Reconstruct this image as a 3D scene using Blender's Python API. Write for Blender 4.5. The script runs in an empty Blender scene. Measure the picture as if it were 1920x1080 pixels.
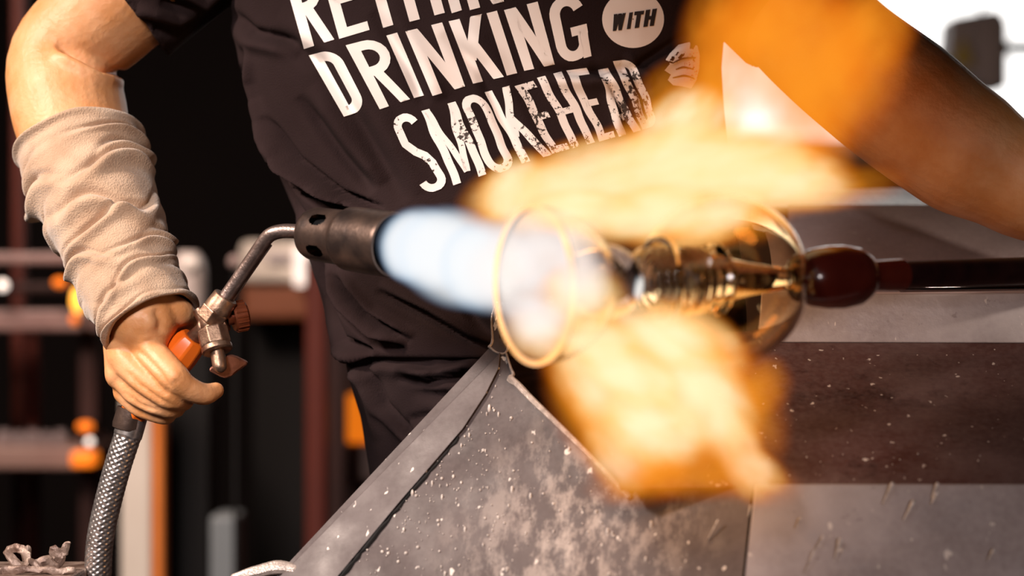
import bpy, bmesh, math, random
import numpy as np
from mathutils import Vector, Matrix, noise
from mathutils.bvhtree import BVHTree

random.seed(7)
SC = bpy.context.scene
COL = SC.collection

# ------------------------------------------------------------------ camera
D = 2.085          # camera to the plane y = 0
S = 0.00046        # metres per photo pixel on that plane
ZC = 1.25
cam = bpy.data.cameras.new('camera')
cam.lens = 85.0
cam.sensor_width = 36.0
cam.clip_start = 0.05
cam.dof.use_dof = True
cam.dof.focus_distance = D - 0.015
cam.dof.aperture_fstop = 2.8
camo = bpy.data.objects.new('camera', cam)
camo.location = (0, -D, ZC)
camo.rotation_euler = (math.radians(90), 0, 0)
COL.objects.link(camo)
SC.camera = camo

# ------------------------------------------------------------------ view, world, lights
SC.view_settings.view_transform = 'Standard'
SC.view_settings.look = 'None'
SC.view_settings.gamma = 1.0
SC.view_settings.exposure = 0.0
SC.view_settings.use_curve_mapping = False
SC.cycles.max_bounces = 10
SC.cycles.diffuse_bounces = 3
SC.cycles.glossy_bounces = 3
SC.cycles.transmission_bounces = 10
SC.cycles.transparent_max_bounces = 8
SC.cycles.volume_bounces = 0
SC.cycles.caustics_reflective = False
SC.cycles.caustics_refractive = False
SC.cycles.sample_clamp_indirect = 4.0

w = bpy.data.worlds.new('daylight')
SC.world = w
w.use_nodes = True
w.node_tree.nodes['Background'].inputs[0].default_value = (1.0, 0.97, 0.94, 1)
w.node_tree.nodes['Background'].inputs[1].default_value = 2.2


def area(name, loc, target, size, power, color, spread=180):
    l = bpy.data.lights.new(name, 'AREA')
    l.shape = 'RECTANGLE'
    l.size, l.size_y = size
    l.energy = power
    l.color = color
    l.spread = math.radians(spread)
    o = bpy.data.objects.new(name, l)
    o.location = loc
    o.rotation_euler = (Vector(target) - Vector(loc)).to_track_quat('-Z', 'Y').to_euler()
    COL.objects.link(o)
    return o


area('rack_fill', (-0.85, 0.55, 2.1), (-0.75, 1.7, 0.95), (0.6, 0.4), 11, (1.0, 0.78, 0.66), 110)  # unseen area light added to brighten the rack items


def spot(name, loc, target, deg, power, color, size, blend=0.6):
    l = bpy.data.lights.new(name, 'SPOT')
    l.energy = power
    l.color = color
    l.spot_size = math.radians(deg)
    l.spot_blend = blend
    l.shadow_soft_size = size
    o = bpy.data.objects.new(name, l)
    o.location = loc
    o.rotation_euler = (Vector(target) - Vector(loc)).to_track_quat('-Z', 'Y').to_euler()
    COL.objects.link(o)


spot('workshop_lamp', (-1.85, -0.85, 2.55), (-0.46, 0, 1.28), 28, 330, (1.0, 0.84, 0.72), 0.16, 0.8)
spot('shirt_fill', (-0.8, -2.3, 2.2), (-0.27, 0, 1.15), 25, 270, (1.0, 0.90, 0.87), 0.25, 0.8)  # unseen front spot added to brighten the shirt and its print
spot('bench_fill', (0.35, -2.4, 1.35), (0.30, -0.15, 0.87), 28, 56, (1.0, 0.88, 0.86), 0.15, 0.9)  # unseen spot added low in front to brighten the bench
spot('right_spot', (1.3, -2.0, 2.0), (0.50, -0.02, 1.30), 7.5, 70, (1.0, 0.86, 0.74), 0.08, 1.0)


def PT(px, py, y=0.0):
    k = S * (D + y) / D
    return Vector(((px - 960) * k, y, ZC - (py - 540) * k))


def PX(y=0.0):
    return S * (D + y) / D


def flame_light(name, loc, power, color, r):
    l = bpy.data.lights.new(name, 'POINT')
    l.energy = power
    l.color = color
    l.shadow_soft_size = r
    o = bpy.data.objects.new(name, l)
    o.location = loc
    COL.objects.link(o)


flame_light('flame_light', PT(1160, 330, -0.20), 0.25, (1.0, 0.45, 0.12), 0.03)
flame_light('flame_light_low', PT(1230, 740, -0.27), 0.35, (1.0, 0.45, 0.12), 0.03)


# ------------------------------------------------------------------ materials
def new_mat(name):
    m = bpy.data.materials.new(name)
    m.use_nodes = True
    return m, m.node_tree, m.node_tree.nodes['Principled BSDF']


def nd(nt, t, **kw):
    n = nt.nodes.new(t)
    for k, v in kw.items():
        if k.startswith('i_'):
            key = k[2:]
            key = int(key) if key.isdigit() else key.replace('_', ' ')
            n.inputs[key].default_value = v
        else:
            setattr(n, k, v)
    return n


def ramp(nt, src, stops, interp='LINEAR'):
    r = nt.nodes.new('ShaderNodeValToRGB')
    r.color_ramp.interpolation = interp
    while len(r.color_ramp.elements) < len(stops):
        r.color_ramp.elements.new(0.5)
    for e, (p, c) in zip(r.color_ramp.elements, stops):
        e.position = p
        e.color = (c[0], c[1], c[2], 1) if hasattr(c, '__len__') else (c, c, c, 1)
    nt.links.new(src, r.inputs[0])
    return r.outputs[0]


def mat(name, c1, c2=None, scale=30, rough=0.5, metal=0.0, bump=0.0, bscale=None, detail=4, stretch=(1, 1, 1), lo=0.35, hi=0.65, **extra):
    m, nt, b = new_mat(name)
    tc = nd(nt, 'ShaderNodeTexCoord')
    mp = nd(nt, 'ShaderNodeMapping')
    mp.inputs['Scale'].default_value = stretch
    nt.links.new(tc.outputs['Object'], mp.inputs[0])
    b.inputs['Roughness'].default_value = rough
    b.inputs['Metallic'].default_value = metal
    for k, v in extra.items():
        b.inputs[k.replace('_', ' ')].default_value = v
    c2 = c2 or c1
    n = nd(nt, 'ShaderNodeTexNoise', i_Scale=scale, i_Detail=detail)
    nt.links.new(mp.outputs[0], n.inputs['Vector'])
    nt.links.new(ramp(nt, n.outputs[0], [(lo, c1), (hi, c2)]), b.inputs['Base Color'])
    if bump:
        n2 = nd(nt, 'ShaderNodeTexNoise', i_Scale=bscale or scale * 4, i_Detail=3)
        nt.links.new(mp.outputs[0], n2.inputs['Vector'])
        bp = nd(nt, 'ShaderNodeBump', i_Strength=bump, i_Distance=0.002)
        nt.links.new(n2.outputs[0], bp.inputs['Height'])
        nt.links.new(bp.outputs[0], b.inputs['Normal'])
    return m


def emit(name, col, strength):
    m, nt, b = new_mat(name)
    b.inputs['Base Color'].default_value = (*col, 1)
    b.inputs['Emission Color'].default_value = (*col, 1)
    b.inputs['Emission Strength'].default_value = strength
    return m


M = {}
M['skin'] = mat('skin', (0.64, 0.27, 0.095), (0.73, 0.37, 0.18), scale=35, rough=0.5, bump=0.25, bscale=260, detail=5)
M['skin'].node_tree.nodes['Principled BSDF'].inputs['Subsurface Weight'].default_value = 0.12
M['skin'].node_tree.nodes['Principled BSDF'].inputs['Subsurface Radius'].default_value = (0.012, 0.005, 0.002)
M['skin'].node_tree.nodes['Principled BSDF'].inputs['Subsurface Scale'].default_value = 0.5
M['shirt'] = mat('black_cotton', (0.019, 0.0100, 0.0100), (0.027, 0.0155, 0.0155), scale=9, rough=0.95, bump=0.35, bscale=900, Specular_IOR_Level=0.12)
M['trousers'] = mat('black_twill', (0.019, 0.0105, 0.0105), (0.026, 0.0155, 0.0155), scale=14, rough=0.95, Specular_IOR_Level=0.12, bump=0.3, bscale=700)
M['knit'] = mat('beige_knit', (0.43, 0.27, 0.17), (0.54, 0.37, 0.25), scale=40, rough=0.95, bump=0.6, bscale=650, Sheen_Weight=0.4)
M['boot'] = mat('boot_leather', (0.03, 0.02, 0.015), rough=0.6)
M['orange'] = mat('orange_grip', (0.80, 0.13, 0.008), (0.88, 0.17, 0.012), scale=20, rough=0.38)
M['brass'] = mat('worn_brass', (0.20, 0.115, 0.08), (0.40, 0.26, 0.18), scale=90, rough=0.42, metal=0.9, bump=0.15)
M['tube'] = mat('burnt_steel', (0.22, 0.155, 0.135), (0.36, 0.27, 0.24), scale=110, rough=0.38, metal=0.85, bump=0.2)
M['burner'] = mat('heat_dark_steel', (0.055, 0.038, 0.034), (0.14, 0.09, 0.07), scale=45, rough=0.40, metal=0.7, bump=0.15)
M['soot'] = mat('soot_black', (0.004, 0.003, 0.003), rough=0.9)
M['wing'] = mat('red_brown_wing_key', (0.16, 0.055, 0.03), (0.28, 0.11, 0.07), scale=60, rough=0.45, metal=0.4, bump=0.2)
M['knob'] = mat('copper_knob', (0.16, 0.035, 0.012), (0.26, 0.07, 0.03), scale=60, rough=0.35, metal=0.6)
M['braid'] = mat('steel_braid', (0.42, 0.36, 0.34), (0.80, 0.72, 0.69), scale=150, rough=0.30, metal=0.9)
M['dark_pipe'] = mat('oxidised_pipe', (0.022, 0.006, 0.006), (0.045, 0.012, 0.010), scale=50, rough=0.45, metal=0.3)
M['amber'] = mat('dark_amber_bulb', (0.055, 0.006, 0.004), (0.11, 0.015, 0.008), scale=18, rough=0.22, Coat_Weight=0.5)
M['droplet'] = mat('grit', (0.42, 0.36, 0.33), (0.75, 0.66, 0.60), scale=300, rough=0.2)
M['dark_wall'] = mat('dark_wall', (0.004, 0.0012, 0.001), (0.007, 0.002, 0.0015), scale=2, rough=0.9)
M['white_wall'] = mat('white_wall', (0.75, 0.72, 0.68), rough=0.8)
M['floor'] = mat('concrete_floor', (0.05, 0.03, 0.025), (0.09, 0.06, 0.05), scale=5, rough=0.8)
M['rail'] = mat('grey_rail', (0.22, 0.13, 0.12), (0.29, 0.18, 0.165), scale=10, rough=0.5)
M['rack_dark'] = mat('rack_brown', (0.022, 0.004, 0.002), (0.035, 0.007, 0.004), scale=8, rough=0.7)
M['rust_post'] = mat('rust_red_post', (0.095, 0.010, 0.002), (0.125, 0.014, 0.003), scale=8, rough=0.6)
M['orange_glow_post'] = mat('orange_glow_post', (0.75, 0.20, 0.03), (0.85, 0.26, 0.05), scale=6, rough=0.5)
M['cream'] = mat('cream_panel', (0.75, 0.65, 0.55), (0.85, 0.76, 0.66), scale=6, rough=0.6)
M['bluegrey'] = mat('blue_grey_can', (0.17, 0.19, 0.20), (0.21, 0.23, 0.24), scale=6, rough=0.6)
M['shelf'] = mat('shelf_brown_grey', (0.24, 0.14, 0.12), (0.30, 0.19, 0.16), scale=10, rough=0.6)
M['jar'] = mat('jar_grey', (0.20, 0.16, 0.16), (0.30, 0.24, 0.24), scale=12, rough=0.25)
M['sill'] = mat('wood_sill', (0.42, 0.24, 0.12), (0.50, 0.30, 0.16), scale=12, rough=0.6, stretch=(1, 8, 8))
M['scrap'] = mat('scorched_scrap', (0.10, 0.05, 0.035), (0.36, 0.26, 0.21), scale=60, rough=0.45, metal=0.3, bump=0.4)
M['box_grey'] = mat('box_grey', (0.62, 0.54, 0.54), (0.70, 0.62, 0.62), scale=8, rough=0.6)
M['box_light'] = mat('box_light', (0.62, 0.54, 0.52), rough=0.6)
M['yellow'] = mat('sign_yellow', (0.80, 0.62, 0.14), rough=0.6)
M['black_ink'] = mat('black_ink', (0.02, 0.012, 0.012), rough=0.8)
M['amber_lamp'] = emit('amber_lamp', (1.0, 0.42, 0.05), 2.6)
M['amber_low'] = emit('amber_glow', (1.0, 0.22, 0.01), 0.75)
M['white_glint'] = emit('white_glint', (1.0, 0.86, 0.76), 1.7)  # own glow for the small white highlights


def sheet_metal(name, base, light, dark, scuff_c=None, scuff_r=0.1, rough=0.42, metal=0.35, scuff_amt=0.0, rust=None):
    """grey worn sheet: mottling, small bright specks, scuffed patch, optional rust"""
    m, nt, b = new_mat(name)
    tc = nd(nt, 'ShaderNodeTexCoord')
    L = nt.links.new

    def ns(scale, detail=4, rough_=0.55, st=None):
        n = nd(nt, 'ShaderNodeTexNoise', i_Scale=scale, i_Detail=detail, i_Roughness=rough_)
        if st:
            mp = nd(nt, 'ShaderNodeMapping')
            mp.inputs['Scale'].default_value = st
            L(tc.outputs['Object'], mp.inputs[0])
            L(mp.outputs[0], n.inputs['Vector'])
        else:
            L(tc.outputs['Object'], n.inputs['Vector'])
        return n.outputs[0]
    col = ramp(nt, ns(9, 6), [(0.3, dark), (0.55, base), (0.78, light)])

    def mix(f, a, c):
        x = nd(nt, 'ShaderNodeMix', data_type='RGBA')
        L(f, x.inputs[0])
        L(a, x.inputs[6])
        if isinstance(c, tuple):
            x.inputs[7].default_value = (*c, 1)
        else:
            L(c, x.inputs[7])
        return x.outputs[2]

    def mul(a, c):
        x = nd(nt, 'ShaderNodeMath', operation='MULTIPLY')
        L(a, x.inputs[0])
        if isinstance(c, float):
            x.inputs[1].default_value = c
        else:
            L(c, x.inputs[1])
        return x.outputs[0]
    if rust:
        f = ramp(nt, ns(7, 7, 0.65), [(0.42, 0.0), (0.62, 1.0)])
        col = mix(f, col, rust)
        f = ramp(nt, ns(16, 7, 0.7), [(0.55, 0.0), (0.68, 0.8)])
        col = mix(f, col, (0.02, 0.006, 0.006))
    # fine grain
    f = ramp(nt, ns(190, 3), [(0.35, 0.0), (0.75, 0.35)])
    col = mix(f, col, light)
    # dark fine specks, bright specks
    f = ramp(nt, ns(85, 5, 0.7), [(0.635, 0.0), (0.70, 0.55)])
    col = mix(f, col, dark)
    f = ramp(nt, ns(120, 2, 0.5, (1, 1, 0.55)), [(0.70, 0.0), (0.735, 0.9)])
    col = mix(f, col, (0.75, 0.66, 0.6))
    if scuff_c is not None:
        vm = nd(nt, 'ShaderNodeVectorMath', operation='DISTANCE')
        L(tc.outputs['Object'], vm.inputs[0])
        vm.inputs[1].default_value = scuff_c
        near = ramp(nt, vm.outputs['Value'], [(0.0, 1.0), (scuff_r, 0.0)])
        pat = ramp(nt, ns(42, 7, 0.72, (1.4, 1, 0.55)), [(0.47, 0.0), (0.60, 1.0)])
        f = mul(mul(near, pat), scuff_amt)
        col = mix(f, col, (0.62, 0.51, 0.45))
    L(col, b.inputs['Base Color'])
    b.inputs['Metallic'].default_value = metal
    L(ramp(nt, ns(25, 4), [(0.3, rough - 0.1), (0.7, rough + 0.15)]), b.inputs['Roughness'])
    bp = nd(nt, 'ShaderNodeBump', i_Strength=0.25, i_Distance=0.001)
    L(ns(160, 4, 0.6), bp.inputs['Height'])
    L(bp.outputs[0], b.inputs['Normal'])
    return m


# glass
m, nt, b = new_mat('clear_glass')
b.inputs['Base Color'].default_value = (1.0, 0.93, 0.85, 1)
b.inputs['Roughness'].default_value = 0.0
b.inputs['IOR'].default_value = 1.45
b.inputs['Transmission Weight'].default_value = 1.0
M['glass'] = m
m, nt, b = new_mat('thin_glass')
b.inputs['Base Color'].default_value = (1.0, 0.95, 0.88, 1)
b.inputs['Roughness'].default_value = 0.0
b.inputs['IOR'].default_value = 1.28
b.inputs['Transmission Weight'].default_value = 1.0
M['thin_glass'] = m
m, nt, b = new_mat('amber_tinted_glass')
b.inputs['Base Color'].default_value = (1.0, 0.84, 0.62, 1)
b.inputs['Roughness'].default_value = 0.0
b.inputs['IOR'].default_value = 1.40
b.inputs['Transmission Weight'].default_value = 1.0
M['amber_glass'] = m
m, nt, b = new_mat('glowing_rim_glass')
b.inputs['Base Color'].default_value = (1.0, 0.80, 0.55, 1)
b.inputs['Roughness'].default_value = 0.05
b.inputs['IOR'].default_value = 1.4
b.inputs['Transmission Weight'].default_value = 1.0
b.inputs['Emission Color'].default_value = (1.0, 0.50, 0.18, 1)
b.inputs['Emission Strength'].default_value = 0.55  # glow added in place of flame light refracted in the rim
M['glow_rim'] = m


def ink(name, wear):
    m, nt, b = new_mat(name)
    tc = nd(nt, 'ShaderNodeTexCoord')
    n = nd(nt, 'ShaderNodeTexNoise', i_Scale=260.0, i_Detail=4.0, i_Roughness=0.7)
    n2 = nd(nt, 'ShaderNodeTexNoise', i_Scale=26.0, i_Detail=2.0)
    nt.links.new(tc.outputs['Object'], n.inputs['Vector'])
    nt.links.new(tc.outputs['Object'], n2.inputs['Vector'])
    ad = nd(nt, 'ShaderNodeMath', operation='MULTIPLY_ADD')
    nt.links.new(n2.outputs[0], ad.inputs[0])
    ad.inputs[1].default_value = 0.75
    nt.links.new(n.outputs[0], ad.inputs[2])
    c = ramp(nt, ad.outputs[0], [(0.0, (0.92, 0.84, 0.80)), (wear, (0.92, 0.84, 0.80)), (min(1, wear + 0.02), (0.05, 0.035, 0.03))])
    nt.links.new(c if name != 'white_ink' else ramp(nt, n2.outputs[0], [(.3, (.92, .84, .80)), (.7, (.88, .76, .70))]), b.inputs['Base Color'])
    b.inputs['Roughness'].default_value = 0.75
    return m


M['ink'] = ink('white_ink', 1.0)
M['ink_worn'] = ink('worn_white_ink', 0.99)


# ------------------------------------------------------------------ mesh helpers
class MB:
    def __init__(s):
        s.v, s.f = [], []

    def add(s, v, f):
        o = len(s.v)
        s.v.extend([Vector(p) for p in v])
        s.f.extend([tuple(i + o for i in q) for q in f])
        return s

    def grid(s, rows, closed=True, cap=True):
        n = len(rows[0])
        v = [p for r in rows for p in r]
        f = []
        for i in range(len(rows) - 1):
            for j in range(n if closed else n - 1):
                k = (j + 1) % n
                f.append((i * n + j, i * n + k, (i + 1) * n + k, (i + 1) * n + j))
        if cap:
            f.append(tuple(reversed(range(n))))
            f.append(tuple(range((len(rows) - 1) * n, len(rows) * n)))
        return s.add(v, f)

    def box(s, a, b):
        (x0, y0, z0), (x1, y1, z1) = a, b
        x0, x1 = min(x0, x1), max(x0, x1)
        y0, y1 = min(y0, y1), max(y0, y1)
        z0, z1 = min(z0, z1), max(z0, z1)
        v = [(x0, y0, z0), (x1, y0, z0), (x1, y1, z0), (x0, y1, z0), (x0, y0, z1), (x1, y0, z1), (x1, y1, z1), (x0, y1, z1)]
        return s.add(v, [(0, 3, 2, 1), (4, 5, 6, 7), (0, 1, 5, 4), (1, 2, 6, 5), (2, 3, 7, 6), (3, 0, 4, 7)])

    def pbox(s, x0, y0, x1, y1, yn, thick):
        """upright block whose front face spans these photo pixels at depth yn"""
        a, b = PT(x0, y0, yn), PT(x1, y1, yn)
        return s.box((a.x, yn, b.z), (b.x, yn + thick, a.z))

    def tube(s, pts, rad, n=24, sub=6, caps='round', flat=1.0, flat_axis=None):
        pts = [Vector(p) for p in pts]
        P, R = [], []
        for i in range(len(pts) - 1):
            p0, p1, p2, p3 = pts[max(i - 1, 0)], pts[i], pts[i + 1], pts[min(i + 2, len(pts) - 1)]
            for k in range(sub):
                t = k / sub
                P.append(0.5 * ((2 * p1) + (p2 - p0) * t + (2 * p0 - 5 * p1 + 4 * p2 - p3) * t * t + (3 * p1 - p0 - 3 * p2 + p3) * t ** 3))
                u = t * t * (3 - 2 * t)
                R.append(rad[i] * (1 - u) + rad[i + 1] * u)
        P.append(pts[-1])
        R.append(rad[-1])
        if caps == 'round':
            t0 = (P[1] - P[0]).normalized()
            t1 = (P[-1] - P[-2]).normalized()
            h0 = [(P[0] - t0 * R[0] * math.cos(a), R[0] * math.sin(a)) for a in (0.12, 0.5, 0.9, 1.25)]
            h1 = [(P[-1] + t1 * R[-1] * math.cos(a), R[-1] * math.sin(a)) for a in (1.25, 0.9, 0.5, 0.12)]
            P = [a for a, _ in h0] + P + [a for a, _ in h1]
            R = [b for _, b in h0] + R + [b for _, b in h1]
        rows = []
        nrm = None
        for i, p in enumerate(P):
            t = (P[min(i + 1, len(P) - 1)] - P[max(i - 1, 0)]).normalized()
            if nrm is None:
                nrm = t.orthogonal().normalized()
                if flat_axis is not None:
                    nrm = Vector(flat_axis).normalized()
            nrm = (nrm - t * nrm.dot(t)).normalized()
            bn = t.cross(nrm)
            rows.append([p + (nrm * math.cos(2 * math.pi * j / n) * flat + bn * math.sin(2 * math.pi * j / n)) * R[i] for j in range(n)])
        return s.grid(rows)

    def lathe(s, prof, A, B, n=48, closed=False, phase=0.0):
        """prof: (fraction along A->B, radius in metres)"""
        A, B = Vector(A), Vector(B)
        t = (B - A).normalized()
        u = t.cross(Vector((0, 0, 1)))
        if u.length < 1e-3:
            u = Vector((1, 0, 0))
        u.normalize()
        v = t.cross(u)
        rows = []
        for q, r in prof:
            c = A + (B - A) * q
            rows.append([c + (u * math.cos(2 * math.pi * j / n + phase) + v * math.sin(2 * math.pi * j / n + phase)) * r for j in range(n)])
        if closed:
            rows.append(list(rows[0]))
            return s.grid(rows, cap=False)
        return s.grid(rows, cap=True)

    def ball(s, c, r, n=12, m=8, rot=None):
        c = Vector(c)
        r = r if hasattr(r, '__len__') else (r, r, r)
        rows = []
        for i in range(m + 1):
            a = 0.02 + (math.pi - 0.04) * i / m
            row = []
            for j in range(n):
                p = Vector((math.sin(a) * math.cos(2 * math.pi * j / n) * r[0], math.sin(a) * math.sin(2 * math.pi * j / n) * r[1], math.cos(a) * r[2]))
                row.append(c + (rot @ p if rot else p))
            rows.append(row)
        return s.grid(rows)

    def plate(s, poly, thick):
        """poly: world points of the front face, extruded by the vector thick"""
        n = len(poly)
        thick = Vector(thick)
        v = [Vector(p) for p in poly] + [Vector(p) + thick for p in poly]
        f = [tuple(range(n)), tuple(reversed(range(n, 2 * n)))]
        f += [(i, i + n, (i + 1) % n + n, (i + 1) % n) for i in range(n)]
        return s.add(v, f)


def tag(o, label=None, cat=None, group=None, kind=None):
    if label:
        o['label'] = label
    if cat:
        o['category'] = cat
    if group:
        o['group'] = group
    if kind:
        o['kind'] = kind
    return o


def thing(name, loc, label, cat, group=None):
    o = bpy.data.objects.new(name, None)
    COL.objects.link(o)
    o.location = loc
    o.empty_display_size = 0.05
    return tag(o, label, cat, group)


def wloc(o):
    v = Vector((0, 0, 0))
    while o is not None:
        v += o.location
        o = o.parent
    return v


def fix(me):
    bm = bmesh.new()
    bm.from_mesh(me)
    bmesh.ops.recalc_face_normals(bm, faces=bm.faces)
    bm.to_mesh(me)
    bm.free()


def obj(name, mb, m, parent=None, smooth=True, bevel=0.0, recalc=True, sharp=35):
    base = wloc(parent) if parent else None
    if base is None:
        xs = [v for v in mb.v]
        lo = Vector((min(v.x for v in xs), min(v.y for v in xs), min(v.z for v in xs)))
        hi = Vector((max(v.x for v in xs), max(v.y for v in xs), max(v.z for v in xs)))
        base = Vector(((lo.x + hi.x) / 2, (lo.y + hi.y) / 2, lo.z))
    me = bpy.data.meshes.new(name)
    me.from_pydata([tuple(v - base) for v in mb.v], [], mb.f)
    if recalc:
        fix(me)
    o = bpy.data.objects.new(name, me)
    COL.objects.link(o)
    if parent:
        o.parent = parent
    else:
        o.location = base
    me.materials.append(m)
    if smooth:
        me.polygons.foreach_set('use_smooth', [True] * len(me.polygons))
        if sharp:
            me.set_sharp_from_angle(angle=math.radians(sharp))
    if bevel:
        bv = o.modifiers.new('bevel', 'BEVEL')
        bv.width = bevel
        bv.segments = 2
        bv.limit_method = 'ANGLE'
    return o


def remesh(mb, voxel, it=4, fac=0.5):
    """union of the closed shells in mb as one continuous surface; returns world verts (numpy) and faces"""
    me = bpy.data.meshes.new('tmp')
    me.from_pydata([tuple(v) for v in mb.v], [], mb.f)
    fix(me)
    o = bpy.data.objects.new('tmp', me)
    COL.objects.link(o)
    r = o.modifiers.new('r', 'REMESH')
    r.mode = 'VOXEL'
    r.voxel_size = voxel
    sm = o.modifiers.new('s', 'SMOOTH')
    sm.factor = fac
    sm.iterations = it
    dg = bpy.context.evaluated_depsgraph_get()
    ev = o.evaluated_get(dg)
    m2 = bpy.data.meshes.new_from_object(ev)
    bpy.data.objects.remove(o)
    bpy.data.meshes.remove(me)
    n = len(m2.vertices)
    co = np.empty(n * 3)
    m2.vertices.foreach_get('co', co)
    return m2, co.reshape(-1, 3)


def link_mesh(name, me, co, m, parent):
    base = np.array(wloc(parent))
    me.vertices.foreach_set('co', (co - base).ravel())
    me.name = name
    me.update()
    o = bpy.data.objects.new(name, me)
    COL.objects.link(o)
    o.parent = parent
    me.materials.clear()
    me.materials.append(m)
    me.polygons.foreach_set('use_smooth', [True] * len(me.polygons))
    return o


def normals_of(me, co):
    me.vertices.foreach_set('co', co.ravel())
    me.update()
    n = np.empty(len(me.vertices) * 3)
    me.vertices.foreach_get('normal', n)
    return n.reshape(-1, 3)


def photo_xy(co):
    k = S * (D + co[:, 1]) / D
    return 960 + co[:, 0] / k, 540 - (co[:, 2] - ZC) / k


def crease(x, y, line, wd, side=1.0):
    """signed profile of a cloth fold along a line drawn on the garment: valley with a ridge beside it"""
    best = np.full(x.shape, 1e9)
    sd = np.zeros(x.shape)
    tt = np.zeros(x.shape)
    n = len(line) - 1
    for i in range(n):
        ax, ay = line[i]
        bx, by = line[i + 1]
        dx, dy = bx - ax, by - ay
        L2 = dx * dx + dy * dy
        t = np.clip(((x - ax) * dx + (y - ay) * dy) / L2, 0, 1)
        qx, qy = x - ax - t * dx, y - ay - t * dy
        d = np.hypot(qx, qy)
        m = d < best
        best = np.where(m, d, best)
        sd = np.where(m, np.sign(dx * qy - dy * qx), sd)
        tt = np.where(m, (i + t) / n, tt)
    s = best * sd * side
    taper = np.clip(np.minimum(tt, 1 - tt) * 5, 0, 1) ** 0.7
    far = best < wd * 8
    return np.where(far, (np.exp(-(s / wd) ** 2) - 0.75 * np.exp(-((s - 2.3 * wd) / (1.5 * wd)) ** 2)) * taper, 0)


# ------------------------------------------------------------------ room
def struct(name, mb, m, **kw):
    o = obj(name, mb, m, **kw)
    o['kind'] = 'structure'
    return o


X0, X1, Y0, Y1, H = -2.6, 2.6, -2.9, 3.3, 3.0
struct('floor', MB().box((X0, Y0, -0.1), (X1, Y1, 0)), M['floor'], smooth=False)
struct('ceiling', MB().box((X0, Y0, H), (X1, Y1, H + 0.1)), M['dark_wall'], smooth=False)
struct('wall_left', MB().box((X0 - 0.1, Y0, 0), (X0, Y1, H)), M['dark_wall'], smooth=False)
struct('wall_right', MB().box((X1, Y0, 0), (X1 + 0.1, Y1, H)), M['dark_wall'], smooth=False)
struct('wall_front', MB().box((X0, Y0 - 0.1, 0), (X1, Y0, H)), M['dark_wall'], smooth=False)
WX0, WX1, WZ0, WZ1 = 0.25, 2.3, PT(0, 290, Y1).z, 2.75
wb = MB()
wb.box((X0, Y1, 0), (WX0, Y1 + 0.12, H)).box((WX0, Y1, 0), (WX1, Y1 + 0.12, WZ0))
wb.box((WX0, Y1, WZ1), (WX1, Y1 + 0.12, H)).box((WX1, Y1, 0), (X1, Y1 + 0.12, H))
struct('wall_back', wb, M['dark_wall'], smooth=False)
win = thing('window_1', (WX0, Y1, WZ0), None, None)
win['kind'] = 'structure'
fm = MB()
for a, b_ in (((WX0, Y1 + .03, WZ0), (WX0 + .05, Y1 + .09, WZ1)), ((WX1 - .05, Y1 + .03, WZ0), (WX1, Y1 + .09, WZ1)),
              ((WX0 + .05, Y1 + .03, WZ1 - .05), (WX1 - .05, Y1 + .09, WZ1)), ((WX0 + .05, Y1 + .03, WZ0), (WX1 - .05, Y1 + .09, WZ0 + .04))):
    fm.box(a, b_)
obj('window_frame', fm, M['white_wall'], win, smooth=False)
obj('window_sill', MB().box((WX0, Y1 - 0.14, WZ0 - 0.035), (WX1, Y1 - 0.001, WZ0)), M['sill'], win, smooth=False)
mg, ntg, bg = new_mat('window_glass')
bg.inputs['Base Color'].default_value = (1, 1, 1, 1)
bg.inputs['Roughness'].default_value = 0
bg.inputs['Transmission Weight'].default_value = 1
bg.inputs['IOR'].default_value = 1.0
mg2 = ntg.nodes.new('ShaderNodeBsdfTransparent')
ntg.links.new(mg2.outputs[0], ntg.nodes['Material Output'].inputs[0])
obj('pane', MB().box((WX0 + .05, Y1 + .055, WZ0 + .04), (WX1 - .05, Y1 + .061, WZ1 - .05)), mg, win, smooth=False)

# ------------------------------------------------------------------ metal bench
RX = 2130   # bench runs on beyond the right edge of the frame


_a, _b, _c = PT(530, 1080, -0.08), PT(945, 655, -0.05), PT(1400, 1080, -0.25)
_n = (_b - _a).cross(_c - _a).normalized()
_eye = Vector((0, -D, ZC))


def F(px, py, proud=0.0):             # a point on the leaning front sheet
    d = PT(px, py, 0) - _eye
    return _eye + d * ((_a - _eye).dot(_n) / d.dot(_n)) + (_n if _n.y < 0 else -_n) * proud


bench = thing('metal_bench', (PT(1300, 540, -0.1).x, -0.05, 0.0),
              'worn grey sheet metal bench with a torn pointed corner in front of the glassblower', 'bench')
grey = dict(base=(0.085, 0.062, 0.060), light=(0.135, 0.104, 0.10), dark=(0.04, 0.026, 0.025))
base0 = wloc(bench)
M['sheet'] = sheet_metal('worn_sheet_metal', scuff_c=tuple(F(1080, 1010) - base0), scuff_r=0.135, scuff_amt=0.6, rough=0.6, metal=0.05, **grey)
M['sheet_flange'] = sheet_metal('flange_sheet_metal', (0.105, 0.08, 0.078), (0.15, 0.12, 0.118), (0.06, 0.042, 0.04), rough=0.55, metal=0.08)
M['sheet_light'] = sheet_metal('light_sheet_metal', (0.40, 0.335, 0.33), (0.52, 0.45, 0.44), (0.22, 0.17, 0.165), metal=0.15)
M['sheet_rust'] = sheet_metal('rusty_dark_sheet', (0.14, 0.085, 0.08), (0.22, 0.15, 0.14), (0.055, 0.024, 0.022), rust=(0.085, 0.030, 0.026), rough=0.55, metal=0.15)
M['sheet_back'] = sheet_metal('back_sheet', (0.58, 0.44, 0.43), (0.68, 0.54, 0.53), (0.42, 0.31, 0.30), rough=0.5, metal=0.0)
M['edge_bright'] = mat('polished_edge', (0.45, 0.37, 0.33), (0.75, 0.62, 0.55), scale=160, rough=0.35, metal=0.4, bump=0.3)

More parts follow.
